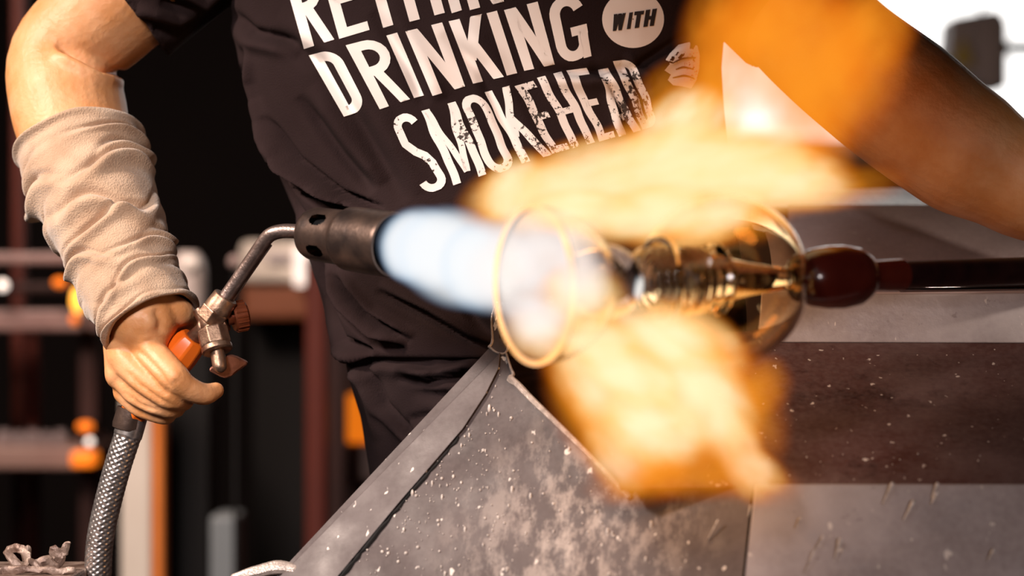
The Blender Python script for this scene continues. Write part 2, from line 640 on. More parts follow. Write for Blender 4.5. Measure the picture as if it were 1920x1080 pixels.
zb = 0.75                              # everything folds down to this height below the frame
front = [(918, 652), (924, 640), (922, 600), (928, 574), (933, 602), (936, 634), (955, 647), (950, 664), (958, 690), (963, 703), (958, 712),
         (975, 728), (1003, 757), (1050, 803), (1110, 862), (1180, 935), (1205, 906), (1412, 896), (1392, 1080)]
pts = [F(*p) for p in front]
bl = F(1380, 1080)
pts += [F(1380, 1500), F(260, 1500), F(260, 1356)]
obj('front_sheet', MB().plate(pts, (0, 0.003, 0)), M['sheet'], bench, smooth=False)
fl = [(941, 664), (530, 1082), (404, 1211), (530, 1208), (640, 1080), (690, 1020), (752, 945), (812, 876), (872, 806), (914, 742), (938, 694)]
obj('flange', MB().plate([F(*p, proud=0.0035) for p in fl], (0, 0.003, 0)), M['sheet_flange'], bench, smooth=False, bevel=0.0008)
g = MB()
random.seed(3)
line = [(590, 1136), (641, 1079), (691, 1019), (753, 944), (813, 875), (868, 812)]
gp, gr = [], []
for i in range(len(line) - 1):
    for k in range(7):
        t = k / 7
        gp.append(F(line[i][0] * (1 - t) + line[i + 1][0] * t + random.uniform(-1.5, 3), line[i][1] * (1 - t) + line[i + 1][1] * t, proud=0.0005))
        gr.append(random.uniform(0.6, 1.4) * 0.0021 * (1.3 - 1.0 * i / 5))
g.tube(gp, gr, n=8, sub=2)
obj('seam_bead', g, M['soot'], bench)
e = MB()
line = [(958, 708), (975, 726), (1003, 755), (1050, 800), (1110, 859), (1180, 932)]
e.tube([F(*p, proud=0.001) for p in line], [0.0022, 0.003, 0.0028, 0.0024, 0.0022, 0.0026], n=8, sub=5)
obj('folded_edge', e, M['edge_bright'], bench)
e = MB()
e.tube([F(*p, proud=0.001) for p in [(918, 651), (924, 640), (922, 600), (928, 574)]], [0.0013, 0.0012, 0.0008, 0.0003], n=6, sub=3)
e.tube([F(*p, proud=0.001) for p in [(918, 651), (932, 662), (948, 663), (955, 648)]], [0.0012, 0.0010, 0.0010, 0.0014], n=6, sub=3)
e.tube([F(*p, proud=0.001) for p in [(950, 664), (958, 690), (963, 703), (957, 712), (972, 722), (966, 716)]], [0.0010, 0.0012, 0.0016, 0.0030, 0.0026, 0.001], n=6, sub=3)
obj('torn_edge', e, M['edge_bright'], bench)

# right-hand front sheet, proud, with a clear vertical seam
rs = [PT(1416, 908, -0.232), PT(RX, 908, -0.232), PT(RX, 1090, -0.262), Vector((PT(RX, 0, -.262).x, -0.262, zb)),
      Vector((PT(1392, 0, -.262).x, -0.262, zb)), PT(1396, 1090, -0.262)]
obj('right_front_sheet', MB().plate(rs, (0, 0.004, 0)), M['sheet_light'], bench, smooth=False, bevel=0.001)
# dark sloping tray
tr = [PT(1085, 642, -0.028), PT(RX, 644, -0.028), PT(RX, 906, -0.215), PT(1165, 915, -0.205)]
obj('tray', MB().plate(tr, (0, 0.012, -0.003)), M['sheet_rust'], bench, smooth=False)
us = [PT(1440, 552, -0.02), PT(RX, 548, -0.02), PT(RX, 644, -0.026), PT(1440, 642, -0.026)]
obj('upstand', MB().plate(us, (0, 0.004, 0)), M['sheet_light'], bench, smooth=False, bevel=0.001)
bp_ = [PT(1478, 384, 0.26), PT(RX, 384, 0.26), PT(RX, 560, 0.13), PT(1478, 560, 0.13)]
obj('back_sheet', MB().plate(bp_, (0, 0.005, 0)), M['sheet_back'], bench, smooth=False)
obj('back_ledge', MB().plate([PT(1448, 549, -0.016), PT(RX, 545, -0.016), PT(RX, 560, 0.13), PT(1478, 560, 0.13)], (0, 0, -0.003)), M['sheet_back'], bench, smooth=False)
rt = [PT(1440, 358, 0.36), PT(RX, 343, 0.36), PT(RX, 386, 0.262), PT(1440, 388, 0.262)]
obj('back_rim', MB().plate(rt, (0, 0.012, 0)), M['edge_bright'], bench, smooth=False, bevel=0.001)
# carcass below the frame, down to the floor
cx0, cx1 = F(620, 1080).x, PT(RX, 0, -.25).x
obj('carcass', MB().box((F(1100, 1080).x, -0.225, 0.09), (cx1, -0.02, zb)).box((PT(1500, 0, .1).x, -0.021, 0.09), (cx1, 0.24, zb)), M['sheet'], bench, smooth=False)
for fx, fy in ((F(1120, 0).x + .02, -0.20), (cx1 - 0.04, -0.20), (cx1 - 0.04, 0.2), (PT(1500, 0, .1).x + .04, 0.2)):
    obj('leg', MB().box((fx - .02, fy - .02, 0), (fx + .02, fy + .02, 0.09)), M['sheet_rust'], bench, smooth=False)
# loose low edge at the far left bottom of the sheet
obj('bottom_lip', MB().tube([PT(440, 1084, -0.076), PT(480, 1073, -0.077), PT(520, 1064, -0.078), F(552, 1068)], [0.004, 0.0055, 0.006, 0.005], n=10), M['edge_bright'], bench)

# grit, drops and burrs on the sheet: uncountable
random.seed(11)
gr_ = MB()
for _ in range(620):
    t = random.random()
    if random.random() < 0.6:
        px = 560 + 380 * random.random()
        py = 1080 - (px - 530) * 1.02 + random.random() ** 1.3 * 330
        if py > 1090:
            continue
    else:
        px, py = random.uniform(700, 1350), random.uniform(760, 1080)
        if px > 960 and py < 715 + (px - 960) * 1.03:
            continue
    if py < 672 + abs(px - 945) * 1.03:
        continue
    r = 0.00045 * random.choice([1, 1, 1, 1.5, 1.5, 2.2, 3.2]) * random.uniform(.6, 1.1)
    gr_.ball(F(px, py, proud=0.0008), (r, r * 0.6, r * random.choice([1, 1, 1.4, 2.6])), n=6, m=4)
for _ in range(12):
    px, py = random.uniform(1300, 1900), random.uniform(925, 1075)
    a = PT(px, py, -0.237 - 0.03 * (py - 908) / 182) if px > 1410 else F(px, py, 0.002)
    L = random.uniform(0.006, 0.018)
    gr_.tube([a, a + Vector((L * random.uniform(.2, .6), 0, L))], [0.0004, random.uniform(0.0006, 0.0016)], n=6, sub=2)
for _ in range(70):
    px, py = random.uniform(1100, 1900), random.uniform(690, 890)
    f = (py - 642) / 264
    gr_.ball(PT(px, py, -0.028 - 0.187 * f - 0.002), random.uniform(0.0003, 0.0008), n=6, m=4)
go = obj('grit', gr_, M['droplet'], bench, sharp=0)
go['kind'] = 'stuff'

# ------------------------------------------------------------------ the glassblower
person = thing('person', (0.05, 0.13, 0.0), 'person in a black printed t-shirt holding a lit gas torch over a glass vessel', 'person')
YT = 0.13


def ring(py, L, R, yc=YT, b=0.115, n=72, shrink=0.0, ex=2.5):
    a, c = PT(L, py, yc), PT(R, py, yc)
    cx, hw = (a.x + c.x) / 2, (c.x - a.x) / 2 - shrink
    bb = b - shrink
    out = []
    for j in range(n):
        th = 2 * math.pi * j / n
        cs, sn = math.cos(th), math.sin(th)
        out.append(Vector((cx + hw * math.copysign(abs(cs) ** (2 / ex), cs), yc + bb * math.copysign(abs(sn) ** (2 / ex), sn), a.z)))
    return out


ROWS = [(-330, 830, 1020, .07), (-275, 700, 1130, .085), (-225, 570, 1260, .10), (-150, 480, 1360, .112), (-60, 440, 1372, .118), (0, 436, 1362, .12), (60, 440, 1354, .12),
        (130, 452, 1350, .12), (200, 476, 1356, .12), (270, 503, 1364, .12), (400, 553, 1384, .122), (500, 586, 1398, .122), (600, 614, 1408, .122), (664, 634, 1412, .122)]
RR = (0.030, 0.045)


def arm_paths():
    k = PX(.12)
    right = ([PT(560, -270, .13), PT(470, -205, .13), PT(300, -60, .125), PT(200, 25, .12), PT(116, 108, .12), PT(128, 200, .10), PT(156, 300, .075), PT(208, 440, .035), PT(245, 540, 0.005), PT(268, 600, -0.012)],
             [v * k for v in (120, 122, 112, 106, 98, 107, 100, 80, 68, 62)])
    left = ([PT(1290, -250, .12), PT(1390, -130, .10), PT(1480, 0, .07), PT(1565, 95, .045), PT(1688, 192, .02), PT(1800, 278, .01), PT(1905, 338, .005), PT(2050, 412, .0), PT(2150, 462, .0), PT(2200, 480, .0)],
            [v * k for v in (125, 128, 122, 118, 122, 116, 98, 74, 54, 48)])
    return right, left


(rp, rr), (lp, lr) = arm_paths()

# body: torso core, neck stub, both arms, both hands in one continuous surface
bd = MB()
bd.grid([ring(py, L, R, b=b, shrink=0.014) for py, L, R, b in ROWS] + [ring(760, 655, 1425, b=.11, shrink=.014), ring(900, 712, 1440, b=.10, shrink=.014)])
bd.tube([PT(925, -250, .13), PT(925, -400, .12)], [0.065, 0.06])
bd.tube(rp, rr, n=32)
bd.tube(lp, lr, n=32)


def hand(mb, palm, fingers, thumb):
    for a, b_, r1, r2 in palm:
        mb.tube([PT(*a), PT(*b_)], [r1 * S, r2 * S], n=16, sub=3)
    for fg in fingers + [thumb]:
        p = [PT(*q[:3]) for q in fg]
        mb.tube(p, [q[3] * S for q in fg], n=16, sub=5)


hand(bd,
     [((258, 575, .0), (276, 640, -.018), 60, 40), ((248, 590, .0), (238, 668, -.012), 54, 38), ((238, 610, .004), (230, 700, -.006), 48, 34),
      ((236, 630, .008), (238, 735, .002), 40, 26), ((300, 575, .0), (322, 620, .012), 42, 30)],
     [
         [(258, 622, -.012, 30), (280, 655, -.024, 29), (324, 702, -.043, 27), (350, 726, -.040, 23), (382, 739, -.030, 21), (405, 732, -.020, 16)],
         [(228, 662, -.012, 29), (256, 698, -.026, 27), (314, 740, -.036, 23), (342, 752, -.020, 19), (350, 745, .005, 16)],
         [(222, 700, -.006, 24), (252, 735, -.018, 21), (308, 764, -.026, 18.5), (330, 768, -.010, 16), (332, 760, .012, 14)],
         [(232, 735, .0, 21), (258, 762, -.008, 18), (298, 780, -.014, 15), (315, 782, -.002, 13.5), (315, 776, .014, 12)],
     ],
     [(298, 572, -.010, 33), (334, 583, -.008, 26), (360, 600, .010, 19), (392, 622, .034, 17), (415, 645, .038, 14)])
hand(bd,
     [((2165, 468, .0), (2235, 470, -.02), 44, 34), ((2165, 480, .0), (2240, 500, .01), 40, 30), ((2180, 470, 0), (2215, 455, 0), 36, 28)],
     [[(2222 + 22 * i, 468, -.02, 17), (2235 + 22 * i, 462, -.045, 16), (2240 + 22 * i, 500, -.052, 14), (2236 + 22 * i, 528, -.030, 12)] for i in range(4)],
     [(2200, 470, .0, 22), (2215, 445, .02, 18), (2250, 450, .04, 16), (2275, 480, .045, 13)])
me, co = remesh(bd, 0.0021, it=3)
N = normals_of(me, co.copy())
x, y = photo_xy(co)
disp = np.zeros(len(co))
near = co[:, 1] < 0.16
# elbow crease, knuckle creases, tendons
disp += np.where(near, crease(x, y, [(104, 84), (150, 108), (190, 130), (240, 142)], 7, 1) * -0.008, 0)
disp += np.where(near, crease(x, y, [(255, 652), (275, 672), (300, 698), (322, 730)], 3.6) * -0.0020, 0)
disp += np.where(near, crease(x, y, [(235, 695), (262, 722), (298, 748), (325, 762)], 3.4) * -0.0018, 0)
disp += np.where(near, crease(x, y, [(232, 735), (262, 758), (300, 772)], 3.0) * -0.0014, 0)
for cx_, cy_, rad_, amt in ((325, 705, 13, .0016), (318, 700, 4, -.0008), (330, 716, 4, -.0008), (320, 744, 10, .0012), (270, 640, 16, .0018), (228, 668, 15, .0018), (215, 702, 13, .0012), (340, 610, 12, .001)):
    disp += np.where(near, np.exp(-((x - cx_) ** 2 + (y - cy_) ** 2) / rad_ ** 2) * amt, 0)
disp += np.where(near, crease(x, y, [(290, 575), (302, 600), (300, 625)], 9) * -0.003, 0)
co = co + N * disp[:, None]
body = link_mesh('body', me, co, M['skin'], person)

# t-shirt: torso, both sleeves
ts = MB()
ts.grid([ring(py, L, R, b=b) for py, L, R, b in ROWS])
k = PX(.12)
ts.tube([PT(640, -250, .13), PT(500, -205, .13), PT(330, -78, .127), PT(230, 2, .122)], [v * k for v in (135, 138, 130, 134)], n=40, caps='flat')
ts.tube([PT(1220, -230, .125), PT(1360, -130, .105), PT(1440, -40, .085), PT(1500, 25, .065)], [v * k for v in (135, 140, 136, 134)], n=40, caps='flat')
me, co = remesh(ts, 0.0023, it=2)
N = normals_of(me, co.copy())
x, y = photo_xy(co)
fr = np.clip(-N[:, 1] * 1.6, 0, 1)
disp = np.zeros(len(co))
FOLDS = [
    ([(446, 120), (470, 200), (500, 290), (545, 385), (590, 440)], 7, .010, 1),
    ([(470, 190), (520, 300), (585, 362), (645, 392)], 6, .008, -1),
    ([(482, 240), (520, 330), (560, 400)], 5, .007, 1),
    ([(455, 90), (462, 160), (500, 270), (548, 350), (610, 395)], 4, .007, -1),
    ([(500, 215), (560, 300), (640, 362), (720, 392)], 5, .007, 1),
    ([(590, 470), (605, 560), (640, 640), (700, 662)], 7, .010, 1),
    ([(600, 500), (640, 580), (700, 640), (760, 655)], 6.5, .009, -1),
    ([(625, 510), (690, 590), (770, 640)], 5, .005, -1),
    ([(705, 545), (800, 592), (880, 640), (960, 665)], 6, .004, -1),
    ([(640, 400), (740, 470), (860, 560), (930, 640)], 11, .004, -1),
    ([(500, 60), (600, 120), (680, 240), (760, 380)], 16, .0035, -1),
    ([(560, 180), (640, 290), (700, 360)], 12, .004, -1),
    ([(1010, 130), (1100, 135), (1190, 128), (1300, 60)], 9, .004, 1),
    ([(830, 60), (900, 130), (960, 260), (1000, 330)], 14, .003, -1),
    ([(700, 20), (770, 130), (800, 200)], 13, .003, -1),
    ([(1105, 120), (1140, 150), (1170, 200), (1180, 260)], 7, .003, 1),
    ([(1160, 110), (1200, 160), (1215, 240)], 7, .003, -1),
    ([(250, 40), (330, 60), (420, 20)], 10, .006, -1),
    ([(300, 0), (380, 20), (440, -10)], 9, .006, -1),
    ([(430, 20), (470, 60), (560, 80)], 9, .004, 1),
]
for ln, wd, dep, sd in FOLDS:
    disp -= crease(x, y, ln, wd, sd) * dep * 2.3
nz = np.array([noise.noise(Vector((p[0] * 9, p[1] * 9, p[2] * 9))) for p in co[::1]]) if len(co) < 400000 else 0
co = co + N * ((disp * fr + nz * 0.0025)[:, None])
shirt = link_mesh('t_shirt', me, co, M['shirt'], person)
tag(shirt, 'black cotton t-shirt with pale printed words')
print('verts body/shirt', len(body.data.vertices), len(me.vertices))

# trousers
tr_ = MB()
tr_.grid([ring(py, L, R, b=b) for py, L, R, b in
          [(628, 640, 1404, .113), (700, 652, 1412, .117), (780, 676, 1420, .117), (860, 690, 1428, .117), (930, 700, 1436, .117), (1010, 706, 1442, .116), (1100, 712, 1446, .112), (1160, 730, 1430, .105)]])
zf = 0.09
for lx, fx in ((880, -0.10), (1260, 0.20)):
    a = PT(lx, 1050, YT)
    tr_.tube([a, Vector((a.x * .5 + fx * .5, YT, 0.62)), Vector((fx, YT, 0.4)), Vector((fx, YT + .01, 0.12))], [0.095, 0.085, 0.072, 0.07], n=28, caps='flat')
me, co = remesh(tr_, 0.0032, it=2)
N = normals_of(me, co.copy())
x, y = photo_xy(co)
fr = np.clip(-N[:, 1] * 1.6, 0, 1)
disp = np.zeros(len(co))
for ln, wd, dep, sd in [([(742, 706), (800, 716), (870, 704), (900, 700)], 8, .010, -1), ([(668, 668), (700, 705), (722, 760), (770, 810), (800, 825)], 6, .006, 1),
                        ([(770, 735), (850, 745), (930, 738)], 9, .004, -1), ([(650, 680), (672, 740), (690, 830)], 8, .005, -1), ([(760, 790), (800, 780), (850, 790)], 8, .004, 1),
                        ([(940, 705), (1000, 690), (1060, 680)], 8, .005, 1), ([(960, 740), (1030, 770), (1090, 830)], 9, .004, 1), ([(640, 690), (720, 668), (820, 690), (900, 660)], 9, .005, 1)]:
    disp -= crease(x, y, ln, wd, sd) * dep * 1.6
co = co + N * ((disp * fr)[:, None])
link_mesh('trousers', me, co, M['trousers'], person)
for fx in (-0.10, 0.20):
    b_ = MB()
    b_.tube([(fx, YT + .05, .055), (fx, YT - .02, .055), (fx, YT - .13, .042)], [0.05, 0.05, 0.04], n=20)
    b_.tube([(fx, YT + .01, .06), (fx, YT + .01, .17)], [0.052, 0.056], n=20)
    b_.box((fx - .048, YT - .17, 0.0), (fx + .048, YT + .10, 0.02))
    obj('boot', b_, M['boot'], person)

# knitted arm sleeve
kn = []
ax = [PT(148, 268, .085), PT(162, 322, .07), PT(190, 390, .045), PT(218, 462, .025), PT(246, 536, .005), PT(284, 606, -.012)]
kr = [v * PX(.03) for v in (130, 131, 123, 114, 108, 103)]
NS, NT = 230, 120
rows = []
ax2 = []
for i in range(len(ax) - 1):
    for k_ in range(46):
        t = k_ / 46
        p0, p1, p2, p3 = ax[max(i - 1, 0)], ax[i], ax[i + 1], ax[min(i + 2, len(ax) - 1)]
        ax2.append((0.5 * ((2 * p1) + (p2 - p0) * t + (2 * p0 - 5 * p1 + 4 * p2 - p3) * t * t + (3 * p1 - p0 - 3 * p2 + p3) * t ** 3),
                    kr[i] * (1 - t) + kr[i + 1] * t))
ax2.append((ax[-1], kr[-1]))
# folds: (position 0..1, sideways slope, wave phase, height, width)
KF = [(0.03, .02, 0.0, .0052, .026), (0.17, .09, .6, .0050, .028), (0.28, .14, 1.6, .0068, .030), (0.37, .11, .5, .0058, .022), (0.47, .16, 2.1, .0070, .034),
      (0.60, .08, .2, .0045, .024), (0.67, .13, 1.7, .0052, .020), (0.74, .07, .5, .0034, .017), (0.81, .09, 1.3, .0034, .014), (0.88, .05, .9, .0030, .018), (0.985, .0, .0, .0034, .014)]
tax = (ax[-1] - ax[0]).normalized()
for i, (p, r) in enumerate(ax2):
    s = i / (len(ax2) - 1)
    t = (ax2[min(i + 4, len(ax2) - 1)][0] - ax2[max(i - 4, 0)][0]).normalized()
    nrm = (Vector((0, -1, 0)) - t * Vector((0, -1, 0)).dot(t)).normalized()   # theta 0 faces the viewer
    bn = t.cross(nrm)
    row = []
    for j in range(NT):
        th = 2 * math.pi * j / NT
        d = 0
        for c, sl, ph, h, wd in KF:
            cc = c + sl * math.sin(th + ph) * (0.6 + 0.4 * math.sin(3 * th + ph * 5)) + 0.008 * math.sin(5 * th + ph * 9)
            hh = h * (0.62 + 0.55 * math.sin(2 * th + ph * 7))
            q = (s - cc) / wd
            d += hh * 1.15 * (math.exp(-q * q) - 1.0 * math.exp(-((q + 1.6) / 0.55) ** 2))
        q = noise.noise(Vector((s * 14, math.cos(th) * 2.2, math.sin(th) * 2.2)))
        d += 0.0015 * q + 0.0005 * math.sin(th * 60)
        rr_ = r - 0.006 + d
        row.append(p + (nrm * math.cos(th) + bn * math.sin(th)) * rr_)
    rows.append(row)
inner = []
for i in (len(ax2) - 1, len(ax2) - 3, len(ax2) - 8):
    p, r = ax2[i]
    c = p
    inner.append([c + (q - c) * (0.93 if i == len(ax2) - 1 else 0.88) for q in rows[i]])
inner0 = []
for i in (8, 3, 0):
    p, r = ax2[i]
    inner0.append([p + (q - p) * (0.93 if i == 0 else 0.88) for q in rows[i]])
kb = MB().grid(inner0 + rows + inner, cap=False)
ks = obj('arm_sleeve', kb, M['knit'], person, sharp=0)
tag(ks, 'rumpled beige knitted sleeve over the forearm')

# ---- printed words on the t-shirt
dg = bpy.context.evaluated_depsgraph_get()
sv = [tuple(Vector(v.co) + wloc(person)) for v in shirt.data.vertices]
bvh = BVHTree.FromPolygons(sv, [tuple(p.vertices) for p in shirt.data.polygons])
CAM = Vector((0, -D, ZC))


def onshirt(px, py, off=0.0007):
    d = (PT(px, py, 0) - CAM).normalized()
    h = bvh.ray_cast(CAM, d)
    if h[0] is None:
        return PT(px, py, YT) + Vector((0, -0.1, 0))
    return h[0] - d * off


def arc(cx, cy, rx, ry, a0, a1, n=10):
    return [(cx + rx * math.cos(math.radians(a0 + (a1 - a0) * i / n)), cy + ry * math.sin(math.radians(a0 + (a1 - a0) * i / n))) for i in range(n + 1)]


def glyph(ch, W, H, s, h):
    """centre lines (x right, y up) of a bold condensed capital; s stem, h bar thickness: list of (points, thickness)"""
    a, c, e_ = s / 2, h / 2, W - s / 2
    if ch == 'I':
        return [([(W / 2, 0), (W / 2, H)], s)]
    if ch == 'T':
        return [([(W / 2, 0), (W / 2, H)], s), ([(0, H - c), (W, H - c)], h)]
    if ch == 'H':
        return [([(a, 0), (a, H)], s), ([(e_, 0), (e_, H)], s), ([(a, H / 2), (e_, H / 2)], h)]
    if ch == 'E':
        return [([(a, 0), (a, H)], s), ([(a, c), (W, c)], h), ([(a, H * .52), (W * .9, H * .52)], h), ([(a, H - c), (W, H - c)], h)]
    if ch == 'N':
        return [([(a, 0), (a, H)], s), ([(e_, 0), (e_, H)], s), ([(a * .9, H + 8), (e_ + a * .1, -8)], s * .95)]
    if ch == 'K':
        return [([(a, 0), (a, H)], s), ([(a * 1.4, H * .36), (e_ + 1, H + 8)], s * .95), ([(W * .42, H * .60), (e_ + 2, -8)], s)]
    if ch == 'M':
        return [([(a, 0), (a, H)], s), ([(e_, 0), (e_, H)], s), ([(a, H + 4), (W / 2, H * .12)], s * .8), ([(W / 2, H * .12), (e_, H + 4)], s * .8)]
    if ch == 'A':
        return [([(a * .8, -6), (W / 2 - s * .12, H + 6)], s * .95), ([(W - a * .8, -6), (W / 2 + s * .12, H + 6)], s * .95), ([(W * .25, H * .25), (W * .75, H * .25)], h)]
    if ch == 'W':
        return [([(a, H + 3), (W * .27, -3)], s * .8), ([(W * .27, -3), (W * .5, H + 3)], s * .7), ([(W * .5, H + 3), (W * .73, -3)], s * .8), ([(W * .73, -3), (e_, H + 3)], s * .7)]
    r = min(W * .52, H * .3)
    if ch == 'O':
        p = arc(W / 2, H - r, W / 2 - a, r - c, 180, 0) + arc(W / 2, r, W / 2 - a, r - c, 0, -180)
        return [(p + [p[0], p[1]], s * .97)]
    if ch == 'D':
        rd = min(W * .6, H * .32)
        p = [(a, c), (W * .35, c)] + arc(W * .35, rd, e_ - W * .35, rd - c, -90, 0) + arc(W * .35, H - rd, e_ - W * .35, rd - c, 0, 90) + [(a, H - c)]
        return [([(a, 0), (a, H)], s), (p, s * .95)]
    if ch == 'R':
        rb = H * .26
        p = [(a, H - c)] + arc(W * .42, H - rb, e_ - W * .42, rb - c, 90, -90) + [(a, H - 2 * rb + c)]
        return [([(a, 0), (a, H)], s), (p, s * .92), ([(W * .42, H * .55), (W - a + 2, -6)], s * .95)]
    if ch == 'G':
        p = arc(W / 2, H - r, W / 2 - a, r - c, 15, 180) + arc(W / 2, r, W / 2 - a, r - c, 180, 340) + [(e_, H * .42)]
        return [(p, s * .97), ([(W * .52, H * .44), (W, H * .44)], h), ([(e_ + 1, 0), (e_ + 1, H * .45)], s * .8)]
    if ch == 'S':
        q = H * .25
        p = arc(W / 2, H - r * .9, W / 2 - a, r * .9 - c, 5, 180, 10) + [(a, H * .66), (W * .38, H * .53), (W * .66, H * .44), (e_, H * .32)] + arc(W / 2, r * .9, W / 2 - a, r * .9 - c, 0, -178, 10)
        return [(p, s * .97)]
    return []


def stroke(mb, pts, th, W, H, quad, wob=0.0, off=0.0007, slant=0.0):
    BL, BR, TL, TR = [Vector(q) for q in quad]
    # resample
    P = [Vector(pts[0])]
    for q in pts[1:]:
        q = Vector(q)
        L = (q - P[-1]).length
        n = max(1, int(L / 5))
        a = P[-1].copy()
        for i in range(1, n + 1):
            P.append(a.lerp(q, i / n))
    m_ = 4
    rows = []
    for i, p in enumerate(P):
        t = (P[min(i + 1, len(P) - 1)] - P[max(i - 1, 0)])
        t.normalize()
        nr = Vector((-t.y, t.x))
        row = []
        for j in range(m_ + 1):
            q = p + nr * th * (j / m_ - 0.5)
            u, v = min(max(q.x / W, 0), 1), min(max(q.y / H, 0), 1)
            wv = wob * (math.sin(v * 9 + BL.x * .05) + .6 * math.sin(v * 17 + BL.x * .11))
            u += slant * (v - .5)
            s2 = BL.lerp(BR, u).lerp(TL.lerp(TR, u), v)
            row.append(onshirt(s2.x + wv, s2.y + wv * .2, off))
        rows.append(row)
    mb.grid(rows, closed=False, cap=False)


def word(name, spec, s, h, m, wob=0.0, off=0.0007, slant=0.0):
    for ch, quad in spec:
        mb = MB()
        BL, BR, TL, TR = [Vector(q) for q in quad]
        W = ((BR - BL).length + (TR - TL).length) / 2
        H_ = ((TL - BL).length + (TR - BR).length) / 2
        for pts, th in glyph(ch, W, H_, s, h):
            stroke(mb, pts, th, W, H_, quad, wob, off, slant)
        obj(name, mb, m, shirt, sharp=0, recalc=False)


def up(bl, br, dx=-37, dy=-132):
    return [bl, br, (bl[0] + dx, bl[1] + dy), (br[0] + dx, br[1] + dy)]


word('printed_letter', [('R', up((570, 92), (627, 74))), ('E', up((636, 73), (693, 56))), ('T', up((699, 58), (757, 41))), ('H', up((768, 41), (834, 24))),
                        ('I', up((847, 25), (866, 19))), ('N', up((881, 19), (945, 3))), ('K', up((958, 0), (1018, -16)))], 20, 17, M['ink'])
word('printed_letter', [
    ('D', [(645, 219), (690, 204), (579, 104), (632, 90)]), ('R', [(712, 205), (769, 186), (648, 85), (717, 67)]),
    ('I', [(776, 184), (795, 179), (724, 67), (745, 61)]), ('N', [(811, 180), (872, 162), (760, 59), (829, 42)]),
    ('K', [(887, 157), (945, 144), (841, 40), (905, 26)]), ('I', [(950, 142), (970, 137), (912, 25), (932, 20)]),
    ('N', [(983, 133), (1040, 121), (945, 19), (1008, 3)]), ('G', [(1050, 122), (1110, 105), (1023, 2), (1090, -14)])], 20, 17, M['ink'])
word('printed_letter', [
    ('S', [(794, 366), (843, 348), (731, 226), (774, 206)]), ('M', [(852, 348), (914, 327), (789, 208), (853, 190)]),
    ('O', [(920, 330), (968, 311), (860, 186), (905, 173)]), ('K', [(979, 307), (1036, 290), (908, 173), (956, 160)]),
    ('E', [(1033, 288), (1066, 279), (967, 162), (1002, 152)]), ('H', [(1074, 279), (1117, 267), (1007, 146), (1053, 134)]),
    ('E', [(1125, 266), (1155, 257), (1060, 132), (1098, 127)]), ('A', [(1158, 256), (1199, 244), (1112, 133), (1152, 126)]),
    ('D', [(1205, 243), (1236, 234), (1150, 115), (1189, 110)])], 15.5, 13, M['ink_worn'], wob=1.6)
dm = MB()
rows = [[onshirt(1187 + 58 * f * math.cos(a * math.pi / 24), 36 + 54 * f * math.sin(a * math.pi / 24)) for a in range(48)] for f in [.02] + [i / 12 for i in range(1, 13)]]
dm.grid(rows, cap=False)
disc = obj('printed_disc', dm, M['ink'], shirt, sharp=0, recalc=False)
word('printed_letter', [('W', [(1146, 59), (1169, 56), (1150, 27), (1175, 24)]), ('I', [(1175, 55), (1182, 54), (1180, 24), (1187, 23)]),
                        ('T', [(1185, 54), (1203, 51), (1190, 22), (1208, 20)]), ('H', [(1206, 51), (1226, 48), (1211, 19), (1232, 16)])], 8.5, 7, M['black_ink'], off=0.0016)
# pale bearded head beside the words
hp = [(1256, 100), (1272, 84), (1292, 79), (1308, 86), (1312, 104), (1311, 128), (1306, 150), (1296, 166), (1280, 162), (1262, 160), (1252, 150), (1258, 140), (1246, 132), (1256, 120), (1248, 112)]
cxh, cyh = 1284, 122
hm = MB()
hm.grid([[onshirt(cxh + (a - cxh) * f, cyh + (b_ - cyh) * f) for a, b_ in hp] for f in (.02, .3, .6, .85, 1.0)], cap=False)
obj('printed_emblem', hm, M['ink_worn'], shirt, sharp=0, recalc=False)
hm = MB()
for ln in ([(1262, 118), (1280, 110), (1304, 108)], [(1268, 130), (1282, 126), (1300, 130)], [(1262, 146), (1284, 142), (1302, 148)]):
    P_ = [onshirt(a, b_, 0.0012) for a, b_ in ln]
    hm.tube(P_, [0.0005, 0.0009, 0.0005], n=6)
obj('emblem_line', hm, M['black_ink'], shirt)

# ------------------------------------------------------------------ gas torch
torch = thing('gas_torch', PT(390, 640, -0.02), 'brass gas torch with an orange grip and braided steel hose', 'torch')
A, B = PT(362, 636, -0.014), PT(243, 786, 0.006)
c = 31 * S
g = MB().lathe([(0.0, c * .50), (0.0, c * .86), (0.06, c * 1.02), (0.20, c * 1.1), (0.6, c * 1.0), (1.0, c * .85)], A + (A - B) * 0.02, B, n=8, phase=0.3)
obj('grip', g, M['orange'], torch, bevel=0.0015, sharp=25)
# ferrule into the valve
V = PT(398, 607, -0.024)
obj('ferrule', MB().lathe([(0, .0072), (.85, .0072), (.88, .0088), (1, .0088)], PT(350, 645, -.012), PT(388, 614, -.022), n=28), M['brass'], torch)
vb = MB()
vb.ball(V, (.0115, .0115, .0125), n=20, m=12)
vb.tube([PT(384, 600, -.022), PT(372, 580, -.02)], [.0065, .0055], n=16, caps='flat')
vb.tube([PT(378, 615, -.022), PT(425, 600, -.024)], [.0085, .0095], n=20, caps='flat')
vb.tube([V, PT(402, 632, -.030)], [.0105, .0095], n=20)
obj('valve_body', vb, M['brass'], torch)
T0, T1 = PT(392, 602, -.026), PT(424, 556, -.030)
obj('hex_socket', MB().lathe([(0, .0125), (.04, .0135), (.45, .0135), (.50, .0122)], T0, T1, n=6, phase=.2), M['brass'], torch, smooth=False, bevel=.0007)
obj('socket_collar', MB().lathe([(.45, .0122), (.96, .0112), (1.0, .0105), (1.0, .0062), (.7, .0062)], T0, T1, n=36), M['brass'], torch)
